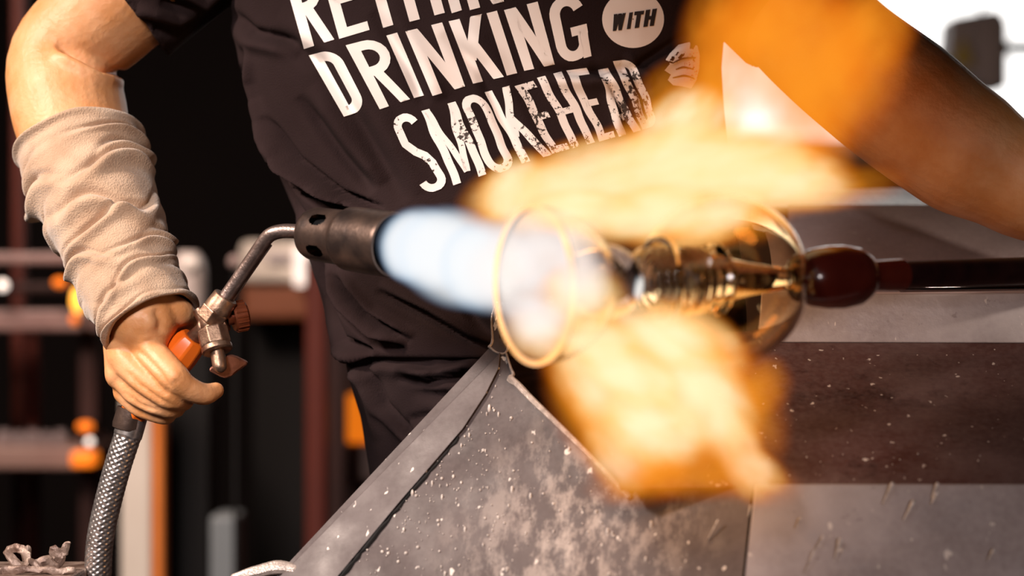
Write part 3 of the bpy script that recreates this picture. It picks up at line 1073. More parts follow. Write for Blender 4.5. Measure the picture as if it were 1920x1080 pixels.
obj('hex_nut', MB().lathe([(0, .0128), (.05, .0138), (.75, .0138), (.82, .0128)], PT(398, 618, -.030), PT(408, 658, -.037), n=8, phase=.1), M['brass'], torch, smooth=False, bevel=.0007)
obj('nut_rim', MB().lathe([(0, .0125), (.2, .0132), (.8, .0132), (1, .0115)], PT(405.5, 648, -.0352), PT(408.5, 660, -.0372), n=32), M['brass'], torch)
obj('valve_stem', MB().tube([PT(407, 655, -.037), PT(412, 686, -.042)], [.0062, .0062], n=20), M['brass'], torch)
wk = MB()
n = 20
out = []
for i in range(n):
    th = 2 * math.pi * i / n
    r = 1.0 + 0.30 * math.cos(2 * th)
    cx_, cy_ = 427 + 36 * math.cos(th) * (r * .78), 688 + 17 * math.sin(th) * (1.0 - .28 * math.cos(2 * th)) - 6 * math.cos(th)
    out.append(PT(cx_, cy_, -.034 + .010 * math.cos(th)))
wk.plate(out, (0.001, 0.006, 0.001))
obj('wing_key', wk, M['wing'], torch, bevel=.0015)
kk = MB()
K0, K1 = PT(425, 598, -.022), PT(463, 590, -.016)
prof = [(0, .006), (.3, .006), (.3, .0115), (.4, .0128), (.9, .0128), (1.0, .011)]
kk.lathe(prof, K0, K1, n=40)
obj('valve_knob', kk, M['knob'], torch)
kk = MB()
for i in range(18):
    th = 2 * math.pi * i / 18
    t = (K1 - K0).normalized()
    u = t.orthogonal().normalized()
    v = t.cross(u)
    rv = (u * math.cos(th) + v * math.sin(th)) * .0128
    kk.tube([K0.lerp(K1, .42) + rv, K0.lerp(K1, .88) + rv], [.0009, .0009], n=6, sub=1)
ko = obj('knurl', kk, M['knob'], torch)
# neck
nk = MB().tube([PT(408, 579, -.028), PT(440, 533, -.032), PT(478, 478, -.040), PT(497, 450, -.046), PT(511, 438, -.050), PT(532, 433, -.053), PT(560, 434, -.058), PT(592, 437, -.064)],
               [.0060] * 8, n=28, sub=8)
obj('neck_tube', nk, M['tube'], torch)
obj('pilot_rod', MB().tube([PT(428, 574, -.026), PT(470, 512, -.034), PT(508, 459, -.044)], [.0017, .0017, .0014], n=10, caps='flat'), M['tube'], torch)
# burner
BA, BB = PT(580, 437, -.060), PT(740, 459, -.128)
k = PX(-.09)
prof = [(0, 14), (0, 38), (.035, 47), (.07, 50), (.12, 51), (.40, 52), (.44, 53), (.47, 57), (.50, 60), (.75, 61), (.97, 61), (1.0, 60), (1.0, 55), (.95, 53), (.55, 50)]
fine = []
for i in range(len(prof) - 1):
    nseg = max(1, int(abs(prof[i + 1][0] - prof[i][0]) / .012)) if i < 11 else 1
    for q in range(nseg):
        t = q / nseg
        fine.append(((prof[i][0] * (1 - t) + prof[i + 1][0] * t), (prof[i][1] * (1 - t) + prof[i + 1][1] * t) * k))
fine.append((prof[-1][0], prof[-1][1] * k))
tmp = MB()
NB = 140
tmp.lathe(fine, BA, BB, n=NB)
tA = (BB - BA).normalized()
u = tA.cross(Vector((0, 0, 1))).normalized()
v = tA.cross(u)
# angle whose radial direction faces the viewer
toC = (CAM - (BA + BB) / 2).normalized()
th0 = math.atan2(toC.dot(v), toC.dot(u))
sgn = -1 if (u * math.cos(th0 + .3) + v * math.sin(th0 + .3)).z < 0 else 1
keep = []
for fc in tmp.f:
    if len(fc) > 4:
        keep.append(fc)
        continue
    cpt = sum((tmp.v[i] for i in fc), Vector()) / 4
    q = (cpt - BA).dot(tA) / (BB - BA).length
    rad = cpt - BA - tA * (cpt - BA).dot(tA)
    th = math.atan2(rad.dot(v), rad.dot(u))
    hole = False
    for h_ in range(5):
        hc = th0 + sgn * (math.radians(33) - h_ * math.radians(72))
        dth = (th - hc + math.pi) % (2 * math.pi) - math.pi
        if ((q - .27) / .095) ** 2 + (dth / .26) ** 2 < 1 and rad.length > 45 * k:
            hole = True
    if not hole:
        keep.append(fc)
tmp.f = keep
obj('burner_head', tmp, M['burner'], torch)
obj('burner_core', MB().lathe([(.02, 30 * k), (.5, 34 * k), (.52, 47 * k), (.56, 47 * k)], BA, BB, n=32), M['soot'], torch)
# hose
hp_ = [PT(252, 772, .006), PT(240, 815, .006), PT(222, 870, .006), PT(203, 940, .008), PT(189, 1005, .01), PT(184, 1065, .012), PT(184, 1150, .015)]
hp_ += [Vector((hp_[-1].x + .01, .03, .8)), Vector((hp_[-1].x + .06, .10, .35)), Vector((hp_[-1].x + .04, .2, .05)), Vector((hp_[-1].x - .1, .45, .014)), Vector((hp_[-1].x - .4, .8, .014))]
hb = MB()
hb.tube(hp_, [.0118] * len(hp_), n=64, sub=4, caps='flat')
# resample with weave relief
P, cnt = [], []
for i in range(len(hp_) - 1):
    p0, p1, p2, p3 = hp_[max(i - 1, 0)], hp_[i], hp_[i + 1], hp_[min(i + 2, len(hp_) - 1)]
    sg = 26 if i < 6 else 60
    for q in range(sg):
        t = q / sg
        P.append(0.5 * ((2 * p1) + (p2 - p0) * t + (2 * p0 - 5 * p1 + 4 * p2 - p3) * t * t + (3 * p1 - p0 - 3 * p2 + p3) * t ** 3))
# even spacing
Q = [P[0]]
acc = 0
for i in range(1, len(P)):
    while (P[i] - Q[-1]).length >= .00085:
        Q.append(Q[-1] + (P[i] - Q[-1]).normalized() * .00085)
rows = []
nrm = Vector((0, -1, 0))
ln = 0.0
NHB = 72
for i, p in enumerate(Q):
    if i > 480 and i % 6:
        continue
    t = (Q[min(i + 2, len(Q) - 1)] - Q[max(i - 2, 0)]).normalized()
    nrm = (nrm - t * nrm.dot(t)).normalized()
    bn = t.cross(nrm)
    s_ = i * .00085
    row = []
    for j in range(NHB):
        th = 2 * math.pi * j / NHB
        a1 = math.sin(12 * th + s_ * 1250)
        a2 = math.sin(12 * th - s_ * 1250)
        wv = max(a1, a2) * .8 + .2 * math.sin(36 * th)
        rr_ = .0114 + (0.0007 * wv if i <= 480 else 0)
        if i < 26:
            rr_ = .0125
        row.append(p + (nrm * math.cos(th) + bn * math.sin(th)) * rr_)
    rows.append(row)
obj('braided_hose', MB().grid(rows), M['braid'], torch, sharp=0)
obj('hose_collar', MB().lathe([(0, .0118), (0, .0135), (.8, .0138), (1, .013), (1, .0115)], PT(249, 768, .006), PT(238, 806, .006), n=32), M['burner'], torch)

# ------------------------------------------------------------------ glass piece on the pipe
G0, G1 = PT(925, 537, -.385), PT(1503, 521, -.255)
vessel = thing('glass_vessel', G0.lerp(G1, .5), 'clear glass form with open front bell and round rear bulb, on the blowpipe', 'glassware')


def px2r(px, s_):
    return px * PX(-.385 + .13 * s_)


def bell(pr, th):
    """profile as (px along axis / 578, radius px): outer then inner"""
    o = [(a / 578, px2r(r, a / 578)) for a, r in pr]
    i = [(a / 578 + th[0] / 578, px2r(max(r - th[1], 4), a / 578)) for a, r in reversed(pr)]
    return o + i


lb = [(88, 152), (70, 150), (62, 145), (70, 150)]
left = [(205, 28), (196, 58), (182, 84), (165, 108), (143, 128), (115, 142), (90, 149), (72, 150)]
mbg = MB().lathe(bell(left, (-6, 6)), G0, G1, n=72, closed=True)
obj('front_bell', mbg, M['thin_glass'], vessel, sharp=0)
rimr = MB()
tg = (G1 - G0).normalized()
ug = tg.cross(Vector((0, 0, 1))).normalized()
vg = tg.cross(ug)


def torus(mb, px_, r, rt, n=72, m_=10):
    c = G0.lerp(G1, px_ / 578)
    R_ = px2r(r, px_ / 578)
    rt_ = px2r(rt, px_ / 578)
    rows = []
    for i in range(n + 1):
        a = 2 * math.pi * i / n
        d_ = ug * math.cos(a) + vg * math.sin(a)
        rows.append([c + d_ * (R_ + rt_ * math.cos(2 * math.pi * j / m_)) + tg * rt_ * math.sin(2 * math.pi * j / m_) for j in range(m_)])
    mb.grid(rows, cap=False)


torus(rimr, 70, 147, 5)
obj('front_rim', rimr, M['glow_rim'], vessel, sharp=0)
kn_ = MB()
cK = G0.lerp(G1, 200 / 578)
prof = []
for i in range(25):
    a = math.pi * i / 24
    prof.append(((200 - 62 * math.cos(a)) / 578, px2r(max(74 * math.sin(a), 1), .35)))
kn_.lathe(prof, G0, G1, n=56)
obj('knop', kn_, M['glass'], vessel, sharp=0)
st = MB()
prof = [(262, 40), (266, 58)]
for i in range(40):
    a = 268 + i * 3.2
    prof.append((a, 62 + 4 * math.sin(i * 1.25)))
prof += [(398, 70), (404, 72), (410, 66), (418, 50), (430, 42), (470, 32), (520, 24), (560, 20), (572, 24)]
st.lathe([(a / 578, px2r(r, a / 578)) for a, r in prof], G0, G1, n=56)
obj('stem', st, M['amber_glass'], vessel, sharp=0)
rb = []
for i in range(27):
    a = math.radians(176 - i * 5.7)
    rb.append((420 - 139 * math.cos(a), max(163 * math.sin(a), 12)))
o_ = [(a / 578, px2r(r_, a / 578)) for a, r_ in rb]
i_ = [((420 + (a - 420) * .945) / 578, px2r(max(r_ * .945, 6), a / 578)) for a, r_ in reversed(rb)]
mbg = MB().lathe(o_ + i_, G0, G1, n=80, closed=True)
obj('rear_bulb', mbg, M['amber_glass'], vessel, sharp=0)

pipe = thing('blowpipe', PT(1700, 505, -.2), 'dark metal blowpipe with a deep amber glass-coated head, held at right', 'blowpipe')
PD = (G1 - G0).normalized()
H0 = G1 - PD * .004
kk = PX(-.25)
Lh = 150 * kk / PD.x
prof = [(0, 20), (.02, 34), (.08, 46), (.2, 54), (.4, 59), (.6, 60), (.8, 55), (.92, 44), (1.0, 30)]
obj('pipe_head', MB().lathe([(a, r * kk) for a, r in prof], H0, H0 + PD * Lh, n=48), M['amber'], pipe)
E0 = H0 + PD * Lh
obj('collar', MB().lathe([(0, 28 * kk), (.9, 31 * kk), (1, 31 * kk)], E0 - PD * .004, E0 + PD * .03, n=32), M['amber'], pipe)
E1 = PT(2420, 492, .14)
obj('shaft', MB().tube([E0, E0.lerp(E1, .5), E1], [.0108, .0116, .0116], n=32, caps='flat'), M['dark_pipe'], pipe)
obj('bright_band', MB().lathe([(0, 29.5 * kk), (0, 30.5 * kk), (1, 30.5 * kk), (1, 29.5 * kk)], E0.lerp(E1, .035), E0.lerp(E1, .05), n=32), M['dark_pipe'], pipe)
# thin chrome rail added below the pipe
obj('added_thin_rail', MB().tube([PT(1690, 541, -.055), PT(RX, 536, -.03)], [.0035, .0035], n=12), mat('added_rail_chrome', (0.6, 0.5, 0.45), rough=.12, metal=1.0), bench)

# ------------------------------------------------------------------ flame (it gives off its own light; dense enough to hide what is behind)
def flame_mat(name, stops, dens, emis, nscale=1.6, amp=0.55, step=1.0):
    m = bpy.data.materials.new(name)
    m.use_nodes = True
    nt = m.node_tree
    nt.nodes.remove(nt.nodes['Principled BSDF'])
    L = nt.links.new
    tc = nd(nt, 'ShaderNodeTexCoord')
    oi = nd(nt, 'ShaderNodeObjectInfo')
    rnd = nd(nt, 'ShaderNodeMath', operation='MULTIPLY')
    L(oi.outputs['Random'], rnd.inputs[0])
    rnd.inputs[1].default_value = 37.0
    sh = nd(nt, 'ShaderNodeVectorMath', operation='ADD')
    L(tc.outputs['Object'], sh.inputs[0])
    L(rnd.outputs[0], sh.inputs[1])
    n = nd(nt, 'ShaderNodeTexNoise', i_Scale=nscale, i_Detail=2.0, i_Roughness=0.5)
    L(sh.outputs[0], n.inputs['Vector'])
    ln = nd(nt, 'ShaderNodeVectorMath', operation='DOT_PRODUCT')
    L(tc.outputs['Object'], ln.inputs[0])
    L(tc.outputs['Object'], ln.inputs[1])
    a = nd(nt, 'ShaderNodeMath', operation='SUBTRACT')      # 1 - r2
    a.inputs[0].default_value = 1.0
    L(ln.outputs['Value'], a.inputs[1])
    b = nd(nt, 'ShaderNodeMath', operation='MULTIPLY_ADD')  # + amp*(noise-.5)
    L(n.outputs[0], b.inputs[0])
    b.inputs[1].default_value = amp * 2
    b.inputs[2].default_value = -amp
    c = nd(nt, 'ShaderNodeMath', operation='MULTIPLY_ADD')  # (1-r2)*(1+..)
    L(b.outputs[0], c.inputs[0])
    L(a.outputs[0], c.inputs[1])
    L(a.outputs[0], c.inputs[2])
    # c = a*b + a
    cl = nd(nt, 'ShaderNodeMath', operation='MAXIMUM')
    L(c.outputs[0], cl.inputs[0])
    cl.inputs[1].default_value = 0.0
    pw = nd(nt, 'ShaderNodeMath', operation='POWER')
    L(cl.outputs[0], pw.inputs[0])
    pw.inputs[1].default_value = 1.6
    col = ramp(nt, cl.outputs[0], stops)
    em = nd(nt, 'ShaderNodeEmission')
    ab = nd(nt, 'ShaderNodeVolumeAbsorption')
    ab.inputs['Color'].default_value = (0, 0, 0, 1)
    d1 = nd(nt, 'ShaderNodeMath', operation='MULTIPLY')
    L(pw.outputs[0], d1.inputs[0])
    d1.inputs[1].default_value = dens
    d2 = nd(nt, 'ShaderNodeMath', operation='MULTIPLY')
    L(pw.outputs[0], d2.inputs[0])
    d2.inputs[1].default_value = dens * emis
    L(d1.outputs[0], ab.inputs['Density'])
    L(d2.outputs[0], em.inputs['Strength'])
    L(col, em.inputs['Color'])
    ad = nd(nt, 'ShaderNodeAddShader')
    L(em.outputs[0], ad.inputs[0])
    L(ab.outputs[0], ad.inputs[1])
    L(ad.outputs[0], nt.nodes['Material Output'].inputs['Volume'])
    m.cycles.volume_step_rate = step
    return m


YEL = [(0.0, (1.0, 0.20, 0.004)), (0.22, (1.0, 0.30, 0.012)), (0.5, (1.0, 0.62, 0.22)), (0.8, (1.0, 0.80, 0.50))]
ORG = [(0.0, (1.0, 0.14, 0.002)), (0.4, (1.0, 0.22, 0.006)), (0.8, (1.0, 0.33, 0.02))]
BLU = [(0.0, (0.30, 0.50, 0.90)), (0.25, (0.70, 0.85, 1.0)), (0.5, (1.0, 1.0, 1.0))]
PNK = [(0.0, (0.9, 0.45, 0.30)), (0.3, (1.0, 0.80, 0.70)), (0.7, (1.0, 0.93, 0.90))]
M['flame'] = flame_mat('yellow_flame', YEL, 95, 1.30, nscale=2.4, amp=.7)
M['flame_orange'] = flame_mat('orange_flame', ORG, 32, 1.05, amp=.8, nscale=2.1)
M['flame_pink'] = flame_mat('pale_pink_flame', PNK, 42, 1.1, amp=.5)
M['flame_blue'] = flame_mat('blue_flame', BLU, 130, 1.0, amp=.35)

flame = thing('flame', PT(1200, 560, -.3), 'yellow and orange flame wrapping the glass, with a pale blue jet from the torch', 'flame')
fb = wloc(flame)
sph = MB().ball((0, 0, 0), 1.0, n=24, m=16)
sme = bpy.data.meshes.new('flame_tongue')
sme.from_pydata([tuple(v) for v in sph.v], [], sph.f)
fix(sme)
sme.polygons.foreach_set('use_smooth', [True] * len(sme.polygons))


def tongue(name, px, py, y, rx, rz, ang, m, ry=None, meshes={}):
    if m.name not in meshes:
        c_ = sme.copy()
        c_.materials.append(m)
        meshes[m.name] = c_
    o = bpy.data.objects.new(name, meshes[m.name])
    COL.objects.link(o)
    o.parent = flame
    o.location = PT(px, py, y) - fb
    k_ = PX(y)
    o.scale = (rx * k_ * 1.12, (ry if ry else min(rx, rz) * .62) * k_, rz * k_ * 1.15)
    o.rotation_euler = (0, math.radians(-ang), 0)
    return o


Y_, O_ = M['flame'], M['flame_orange']
UP = [
    (1010, 370, 150, 75, 8, Y_), (960, 350, 80, 55, 50, Y_), (1130, 335, 190, 85, 14, Y_), (1280, 320, 200, 95, 10, Y_), (1260, 245, 120, 65, 48, Y_),
    (1400, 335, 180, 80, 0, Y_), (1330, 400, 160, 70, 25, Y_), (1480, 330, 140, 65, -10, Y_), (1330, 200, 130, 80, 65, O_), (1400, 110, 170, 110, 60, O_),
    (1490, 110, 190, 140, 100, O_), (1570, 140, 190, 120, 60, O_), (1300, 260, 120, 70, 50, Y_), (1350, 60, 120, 80, 80, O_), (1580, 350, 130, 45, 5, O_), (940, 390, 80, 60, 80, O_),
    (1450, 20, 150, 90, 20, O_), (1240, 190, 90, 55, 60, O_), (1620, 60, 140, 90, 50, O_), (1350, 330, 200, 90, 20, Y_), (1180, 400, 160, 60, 5, Y_),
    (1160, 270, 110, 40, 30, O_), (1060, 300, 110, 40, 15, O_), (1520, 240, 130, 70, 120, O_),
]
LOW = [
    (1130, 700, 130, 95, -60, Y_), (1180, 770, 150, 100, -55, Y_), (1250, 690, 150, 85, -25, Y_), (1310, 740, 150, 90, -50, Y_), (1385, 845, 110, 50, -65, Y_),
    (1160, 850, 90, 60, -55, Y_), (1230, 800, 120, 80, -20, Y_), (1290, 860, 160, 75, -10, O_), (1400, 760, 130, 75, -70, O_), (1400, 890, 110, 55, -20, O_), (1415, 880, 70, 40, -30, Y_), (1110, 790, 150, 70, -60, O_), (1090, 670, 110, 80, -60, O_),
    (1230, 620, 130, 60, -15, Y_), (1200, 905, 110, 50, 5, O_), (1290, 900, 110, 45, 0, O_), (1235, 870, 60, 70, 10, O_), (1180, 915, 60, 30, 20, O_), (1430, 720, 60, 60, -30, O_), (1320, 640, 110, 60, -40, Y_),
]
random.seed(5)
for px, py, rx, rz, a, m_ in UP:
    yy = -.20 - .05 * random.random() if m_ is Y_ else -.16 - .06 * random.random()
    tongue('flame_tongue', px, py, yy, rx, rz, a, m_)
FR = [(1100, 400, 120, 45, 0, Y_), (1230, 400, 130, 55, 8, Y_), (1340, 400, 110, 50, 15, Y_), (1120, 640, 100, 50, -10, Y_), (1260, 640, 110, 55, -20, Y_), (1180, 700, 120, 60, -30, Y_),
      (1010, 630, 70, 50, -20, Y_), (1090, 560, 90, 70, 0, Y_), (1060, 390, 90, 40, 10, Y_), (1000, 640, 60, 40, -40, O_), (1420, 420, 70, 40, 20, O_), (1340, 660, 80, 45, -30, O_)]
for px, py, rx, rz, a, m_ in FR:
    tongue('flame_tongue', px, py, -.42, rx, rz, a, m_)
for px, py, rx, rz, a, m_ in LOW:
    tongue('flame_tongue', px, py, -.30 - .05 * random.random(), rx, rz, a, m_)
dj = (PT(960, 530, -.36) - PT(745, 458, -.13))
for i, (px, py, yy, rx, rz, a) in enumerate([(766, 462, -.135, 52, 64, -10), (800, 466, -.155, 90, 74, -15), (860, 484, -.20, 120, 90, -18), (915, 500, -.26, 90, 85, -14)]):
    tongue('blue_jet', px, py, yy, rx, rz, a, M['flame_blue'], ry=62)
for px, py, yy, rx, rz, a in [(1060, 450, -.40, 70, 60, -10), (985, 455, -.44, 70, 70, 20), (1010, 600, -.44, 70, 60, 10), (1090, 520, -.45, 60, 70, 0), (985, 520, -.32, 110, 85, -14), (1030, 500, -.36, 90, 70, -10), (1000, 590, -.34, 80, 40, -20)]:
    tongue('pale_jet', px, py, yy, rx, rz, a, M['flame_pink'], ry=60)

# ------------------------------------------------------------------ background on the left
rack = thing('storage_rack', PT(120, 600, 1.5) * 1.0, 'dark brown storage rack with pale metal rails behind the arm', 'rack')
rack.location.z = 0


def post(name, x0, y0, x1, y1, yn, th, m, parent, floor=False):
    mb = MB()
    a, b_ = PT(x0, y0, yn), PT(x1, y1, yn)
    mb.box((a.x, yn, 0.0 if floor else b_.z), (b_.x, yn + th, a.z))
    return obj(name, mb, m, parent, smooth=False, bevel=0.004)


post('rail', -160, 474, 182, 494, 1.5, .04, M['rail'], rack)
post('rail', -160, 582, 182, 620, 1.5, .10, M['rail'], rack)
post('rail', -160, 530, 182, 548, 1.62, .03, M['rack_dark'], rack)
post('shelf', -160, 840, 180, 880, 1.5, .3, M['shelf'], rack)
post('upright', 148, -80, 182, 1090, 1.54, .05, M['rack_dark'], rack, True)
post('upright', 22, -80, 42, 1090, 1.8, .04, M['rust_post'], rack, True)
post('upright', 50, 600, 68, 800, 1.7, .04, M['rust_post'], rack, True)
post('upright', -160, -80, -120, 1090, 1.5, .05, M['rack_dark'], rack, True)
for i, px in enumerate((8, 36, 62, 88, 114)):
    r = [17, 13, 14, 12, 13][i]
    a, b_ = PT(px, 840, 1.58), PT(px, 806 + 3 * (i % 2), 1.58)
    k_ = PX(1.58)
    j_ = MB().lathe([(0, r * k_ * .9), (.08, r * k_), (.7, r * k_), (.85, r * k_ * .7), (1, r * k_ * .7)], a, b_, n=20)
    o = obj('glass_jar', j_, M['jar'])
    tag(o, ['leftmost and widest of the five grey glass jars on the rack shelf', 'second grey glass jar from the left on the rack shelf', 'middle one of the five grey glass jars on the rack shelf',
            'fourth grey glass jar from the left on the rack shelf', 'grey glass jar at the right end of the row, beside the orange box'][i], 'jar', 'jars on the rack shelf')
o = obj('orange_box', MB().pbox(132, 848, 176, 876, 1.44, .05), M['amber_low'], smooth=False, bevel=.004)  # orange box made to glow for furnace light reflected on it
o = tag(o, 'orange box with an added glow on the front of the shelf', 'lamp')
bl_ = [(146, 563, 12, 24, 1.42, 'amber_lamp', 'bright amber lamp beside the beige sleeve'), (112, 530, 13, 9, 1.46, 'amber_low', 'small dim orange glint on the rack rail'),
       (5, 535, 10, 10, 1.46, 'white_glint', 'small white glint at the rack end'), (160, 800, 16, 10, 1.46, 'amber_low', 'dim orange glint above the shelf'),
       (168, 828, 7, 7, 1.40, 'white_glint', 'tiny white glint at the shelf corner'), (140, 600, 8, 10, 1.44, 'amber_low', 'dim amber glint on the lower rail')]
for px, py, rx, rz, yy, mm, lab in bl_:  # all but the bright amber lamp are blurred highlights built as glowing balls
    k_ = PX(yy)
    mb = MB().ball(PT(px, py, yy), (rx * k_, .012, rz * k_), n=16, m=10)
    o = thing('light_dot', PT(px, py, yy), lab, 'lamp')
    obj('bulb', mb, M[mm], o, sharp=0)  # glowing ball for a blurred highlight, a bulb only at the bright amber lamp
    obj('mount', MB().box((PT(px - 5, 0, yy).x, yy + .010, PT(0, py + 5, yy).z), (PT(px + 5, 0, yy).x, 1.54, PT(0, py - 5, yy).z)), M['rack_dark'], o, smooth=False)

# items between hand and torso
def upright_thing(name, label, cat, x0, y0, x1, y1, yn, th, m, cap=None):
    a, b_ = PT(x0, y0, yn), PT(x1, y1, yn)
    o = thing(name, ((a.x + b_.x) / 2, yn + th / 2, 0), label, cat)
    obj('body', MB().box((a.x, yn, 0.0), (b_.x, yn + th, a.z)), m, o, smooth=False, bevel=.006)
    if cap:
        obj('cap', MB().box((a.x - .006, yn - .006, a.z), (b_.x + .006, yn + th + .006, a.z + .02)), cap, o, smooth=False, bevel=.003)
    return o


upright_thing('cream_panel', 'tall cream panel standing behind the braided hose', 'panel', 226, 700, 284, 0, 1.3, .04, M['cream'])
upright_thing('orange_glow_post', 'tall post with furnace glow in its bright orange colour, beside the cream panel', 'post', 286, 690, 307, 0, 1.3, .05, M['orange_glow_post'])  # furnace glow reflected on the bar is put into its orange colour
upright_thing('brown_locker', 'dark red-brown locker right of the post with the orange glow', 'locker', 312, 760, 362, 0, 1.55, .3, M['rack_dark'])
upright_thing('gas_canister', 'blue-grey canister standing low in the dark gap', 'canister', 393, 968, 445, 0, 1.35, .10, M['bluegrey'])
upright_thing('rust_red_post', 'rust-red steel post beside the torso', 'post', 572, 480, 612, 0, 1.5, .06, M['rust_post'])
upright_thing('dark_brown_post', 'dark brown post between the rust-red post and the trousers', 'post', 616, 480, 646, 0, 1.47, .06, M['rack_dark'])
kiln = thing('kiln', (PT(540, 0, 1.9).x, 2.05, 0), 'boxy kiln with a pale lid and orange-brown front behind the torch neck', 'kiln')
a, b_ = PT(455, 530, 1.85), PT(720, 600, 1.85)
obj('front', MB().box((a.x, 1.85, b_.z), (b_.x, 2.2, a.z)), mat('kiln_brown', (0.20, .06, .02), (.27, .085, .035), scale=5, rough=.6), kiln, smooth=False, bevel=.01)
a, b_ = PT(452, 452, 1.85), PT(722, 530, 1.85)
obj('lid', MB().box((a.x, 1.83, b_.z), (b_.x, 2.2, a.z)), M['cream'], kiln, smooth=False, bevel=.012)
obj('lid_highlight', MB().box((PT(552, 0, 1.82).x, 1.818, PT(0, 536, 1.82).z), (PT(620, 0, 1.82).x, 1.831, PT(0, 462, 1.82).z)), emit('highlight_glow', (1.0, .88, .80), .8), kiln, smooth=False)  # bright window reflection on the lid, built as a glowing plate
obj('lid_band', MB().box((PT(500, 0, 1.82).x, 1.818, PT(0, 490, 1.82).z), (PT(545, 0, 1.82).x, 1.831, PT(0, 474, 1.82).z)), M['box_grey'], kiln, smooth=False)
a = PT(470, 600, 1.9)
obj('stand', MB().box((a.x, 1.95, 0), (PT(720, 0, 1.9).x, 2.18, a.z)), M['soot'], kiln, smooth=False)
glow = thing('furnace', (PT(690, 0, 1.6).x, 1.75, 0), 'furnace mouth glowing orange beside the trousers', 'furnace')
a, b_ = PT(650, 740, 1.62), PT(720, 830, 1.62)
obj('mouth', MB().box((a.x, 1.62, b_.z), (b_.x, 1.66, a.z)), M['amber_low'], glow, smooth=False, bevel=.004)
a, b_ = PT(640, 832, 1.6), PT(760, 900, 1.6)
obj('sill', MB().box((a.x, 1.58, b_.z), (b_.x, 1.68, a.z)), M['shelf'], glow, smooth=False, bevel=.004)
obj('casing', MB().box((PT(648, 0, 1.7).x, 1.665, 0), (PT(800, 0, 1.7).x, 1.9, PT(0, 640, 1.7).z)), M['rack_dark'], glow, smooth=False)
tank = thing('steel_tank', (PT(360, 0, 1.3).x, 1.4, 0), 'pale grey steel tank just behind the cuff and hand', 'tank')
k_ = PX(1.35)
cx_ = PT(350, 0, 1.4).x
obj('stand', MB().box((cx_ - .03, 1.40, 0), (cx_ + .03, 1.44, PT(0, 640, 1.42).z + .002)), M['soot'], tank, smooth=False)
obj('shell', MB().lathe([(0, 34 * k_), (.80, 34 * k_), (.9, 30 * k_), (1, 18 * k_)], (cx_, 1.42, PT(0, 640, 1.42).z), (cx_, 1.42, PT(0, 472, 1.42).z), n=32), mat('tank_grey', (.50, .42, .39), (.60, .52, .49), scale=6, rough=.5), tank)
obj('tank_glint', MB().ball(PT(358, 496, 1.33), (.014, .01, .014), n=16, m=10), mat('glint_white', (.8, .72, .66), rough=.4), tank, sharp=0)  # blurred highlight on the tank, built as a pale ball
post_g = MB().ball(PT(441, 491, 1.3), (.010, .008, .010), n=16, m=10)  # blurred highlight built as a dull ball on a stalk
o = thing('light_dot', PT(441, 491, 1.3), 'faint round glint left of the torch neck', 'lamp')
obj('bulb', post_g, mat('dull_glint', (.35, .25, .23), rough=.3), o, sharp=0)  # dull ball standing for the blurred highlight
obj('stalk', MB().box((PT(438, 0, 1.31).x, 1.306, 0), (PT(444, 0, 1.31).x, 1.32, PT(0, 491, 1.3).z)), M['soot'], o, smooth=False)

# ------------------------------------------------------------------ right background
cb = thing('control_box', PT(1835, 160, 2.4), 'grey box with a yellow warning triangle hanging in front of the window', 'box')
q = [PT(1784, 32, 2.4), PT(1868, 17, 2.4), PT(1890, 40, 2.4), PT(1890, 166, 2.4), PT(1850, 166, 2.4), PT(1778, 104, 2.4)]
obj('housing', MB().plate(q, (0, .12, 0)), M['box_grey'], cb, smooth=False, bevel=.006)
obj('pale_strip', MB().plate([PT(1868, 18, 2.39), PT(1884, 30, 2.39), PT(1878, 162, 2.39), PT(1856, 162, 2.39)], (0, .012, 0)), M['box_light'], cb, smooth=False)
tri = obj('warning_triangle', MB().plate([PT(1806, 70, 2.39), PT(1826, 124, 2.39), PT(1788, 118, 2.39)], (0, .011, 0)), M['yellow'], cb, smooth=False)
tag(tri, 'yellow warning triangle')
obj('bracket_arm', MB().tube([PT(1888, 90, 2.45), Vector((X1 - .002, 2.45, PT(0, 90, 2.45).z))], [.012, .012], n=12, caps='flat'), M['soot'], cb)
obj('hanger', MB().box((PT(1835, 0, 2.45).x, 2.44, PT(0, 40, 2.45).z), (PT(1840, 0, 2.45).x, 2.45, H)), M['soot'], cb, smooth=False)
cab = thing('back_counter', (.9, 1.6, 0), 'long tan-topped counter behind the bench below the window', 'counter')
obj('counter_top', MB().box((PT(1370, 0, 1.2).x, 1.2, PT(0, 318, 1.2).z), (2.3, 1.9, PT(0, 300, 1.2).z)), M['sill'], cab, smooth=False, bevel=.004)
obj('cabinet', MB().box((PT(1385, 0, 1.25).x, 1.25, 0), (2.25, 1.88, PT(0, 318, 1.2).z)), mat('cabinet_grey', (.20, .13, .12), (.26, .18, .16), scale=4, rough=.6), cab, smooth=False)

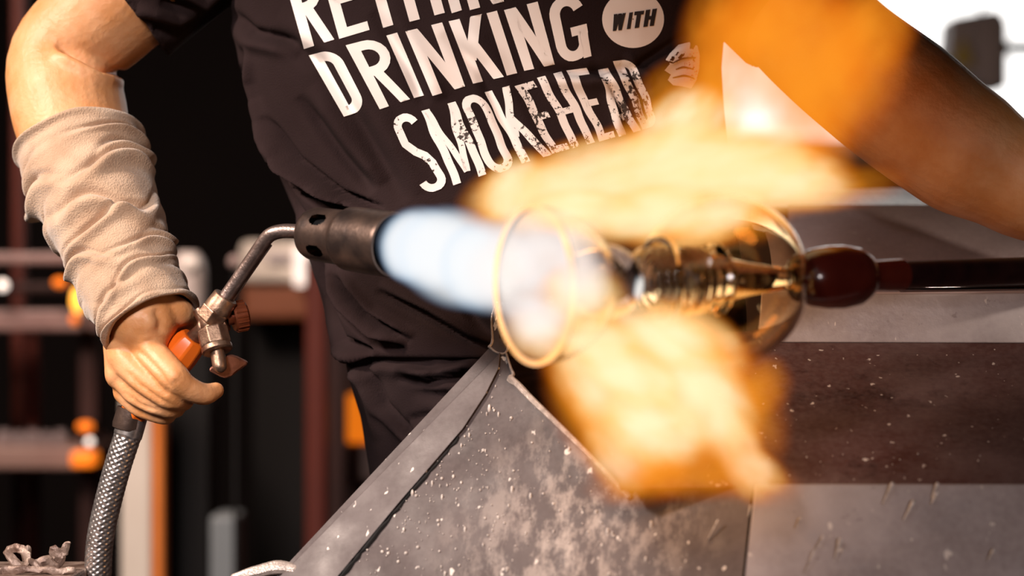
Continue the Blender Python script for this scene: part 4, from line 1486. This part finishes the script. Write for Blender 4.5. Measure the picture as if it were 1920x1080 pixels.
# ------------------------------------------------------------------ low left scrap
tb = thing('side_table', (PT(70, 0, -.03).x, -.03, 0), 'small scorched side table under the twisted scraps', 'table')
zt = PT(0, 1072, -.03).z
tx0, tx1 = PT(-120, 0, -.03).x, PT(150, 0, -.03).x
obj('table_top', MB().box((tx0, -.10, zt - .02), (tx1, .05, zt)), M['scrap'], tb, smooth=False, bevel=.003)
for lx in (tx0 + .012, tx1 - .012):
    for ly in (-.09, .04):
        obj('leg', MB().box((lx - .008, ly - .008, 0), (lx + .008, ly + .008, zt - .02)), M['soot'], tb, smooth=False)
random.seed(21)


def scrap(name, label, path, rad, flat=.45):
    mb = MB()
    mb.tube([PT(*p) for p in path], [r * S for r in rad], n=10, sub=6, flat=flat, flat_axis=(0.3, -1, 0.2))
    for i, v_ in enumerate(mb.v):
        q = noise.noise_vector(v_ * 160)
        mb.v[i] = v_ + q * .0022
    o = obj(name, mb, M['scrap'], sharp=25)
    return tag(o, label, 'scrap', 'twisted scraps on the side table')


scrap('metal_scrap', 'curled pale scrap, tallest at the left of the heap', [(45, 1070, -.03), (22, 1048, -.03), (18, 1030, -.025), (40, 1030, -.03), (52, 1050, -.035), (40, 1068, -.04)], [9, 9, 8, 8, 8, 8])
scrap('metal_scrap', 'crooked pointed scrap sticking up beside the hose', [(96, 1066, -.02), (112, 1046, -.02), (100, 1028, -.02), (118, 1036, -.02), (128, 1018, -.02)], [10, 12, 8, 9, 5])
scrap('metal_scrap', 'dark brown scrap with an orange tint lying in the middle', [(62, 1064, -.03), (84, 1052, -.03), (104, 1064, -.03)], [10, 12, 8])
scrap('metal_scrap', 'long thin pale scrap leaning in the middle of the heap', [(58, 1050, -.045), (72, 1062, -.045), (92, 1070, -.045)], [5, 6, 5])
scrap('metal_scrap', 'small rounded scrap upright left of centre', [(46, 1044, -.03), (54, 1030, -.03)], [7, 7])
scrap('metal_scrap', 'low flat scrap lying along the table edge', [(0, 1070, -.05), (40, 1067, -.05), (90, 1069, -.05), (140, 1071, -.05)], [6, 8, 7, 5])
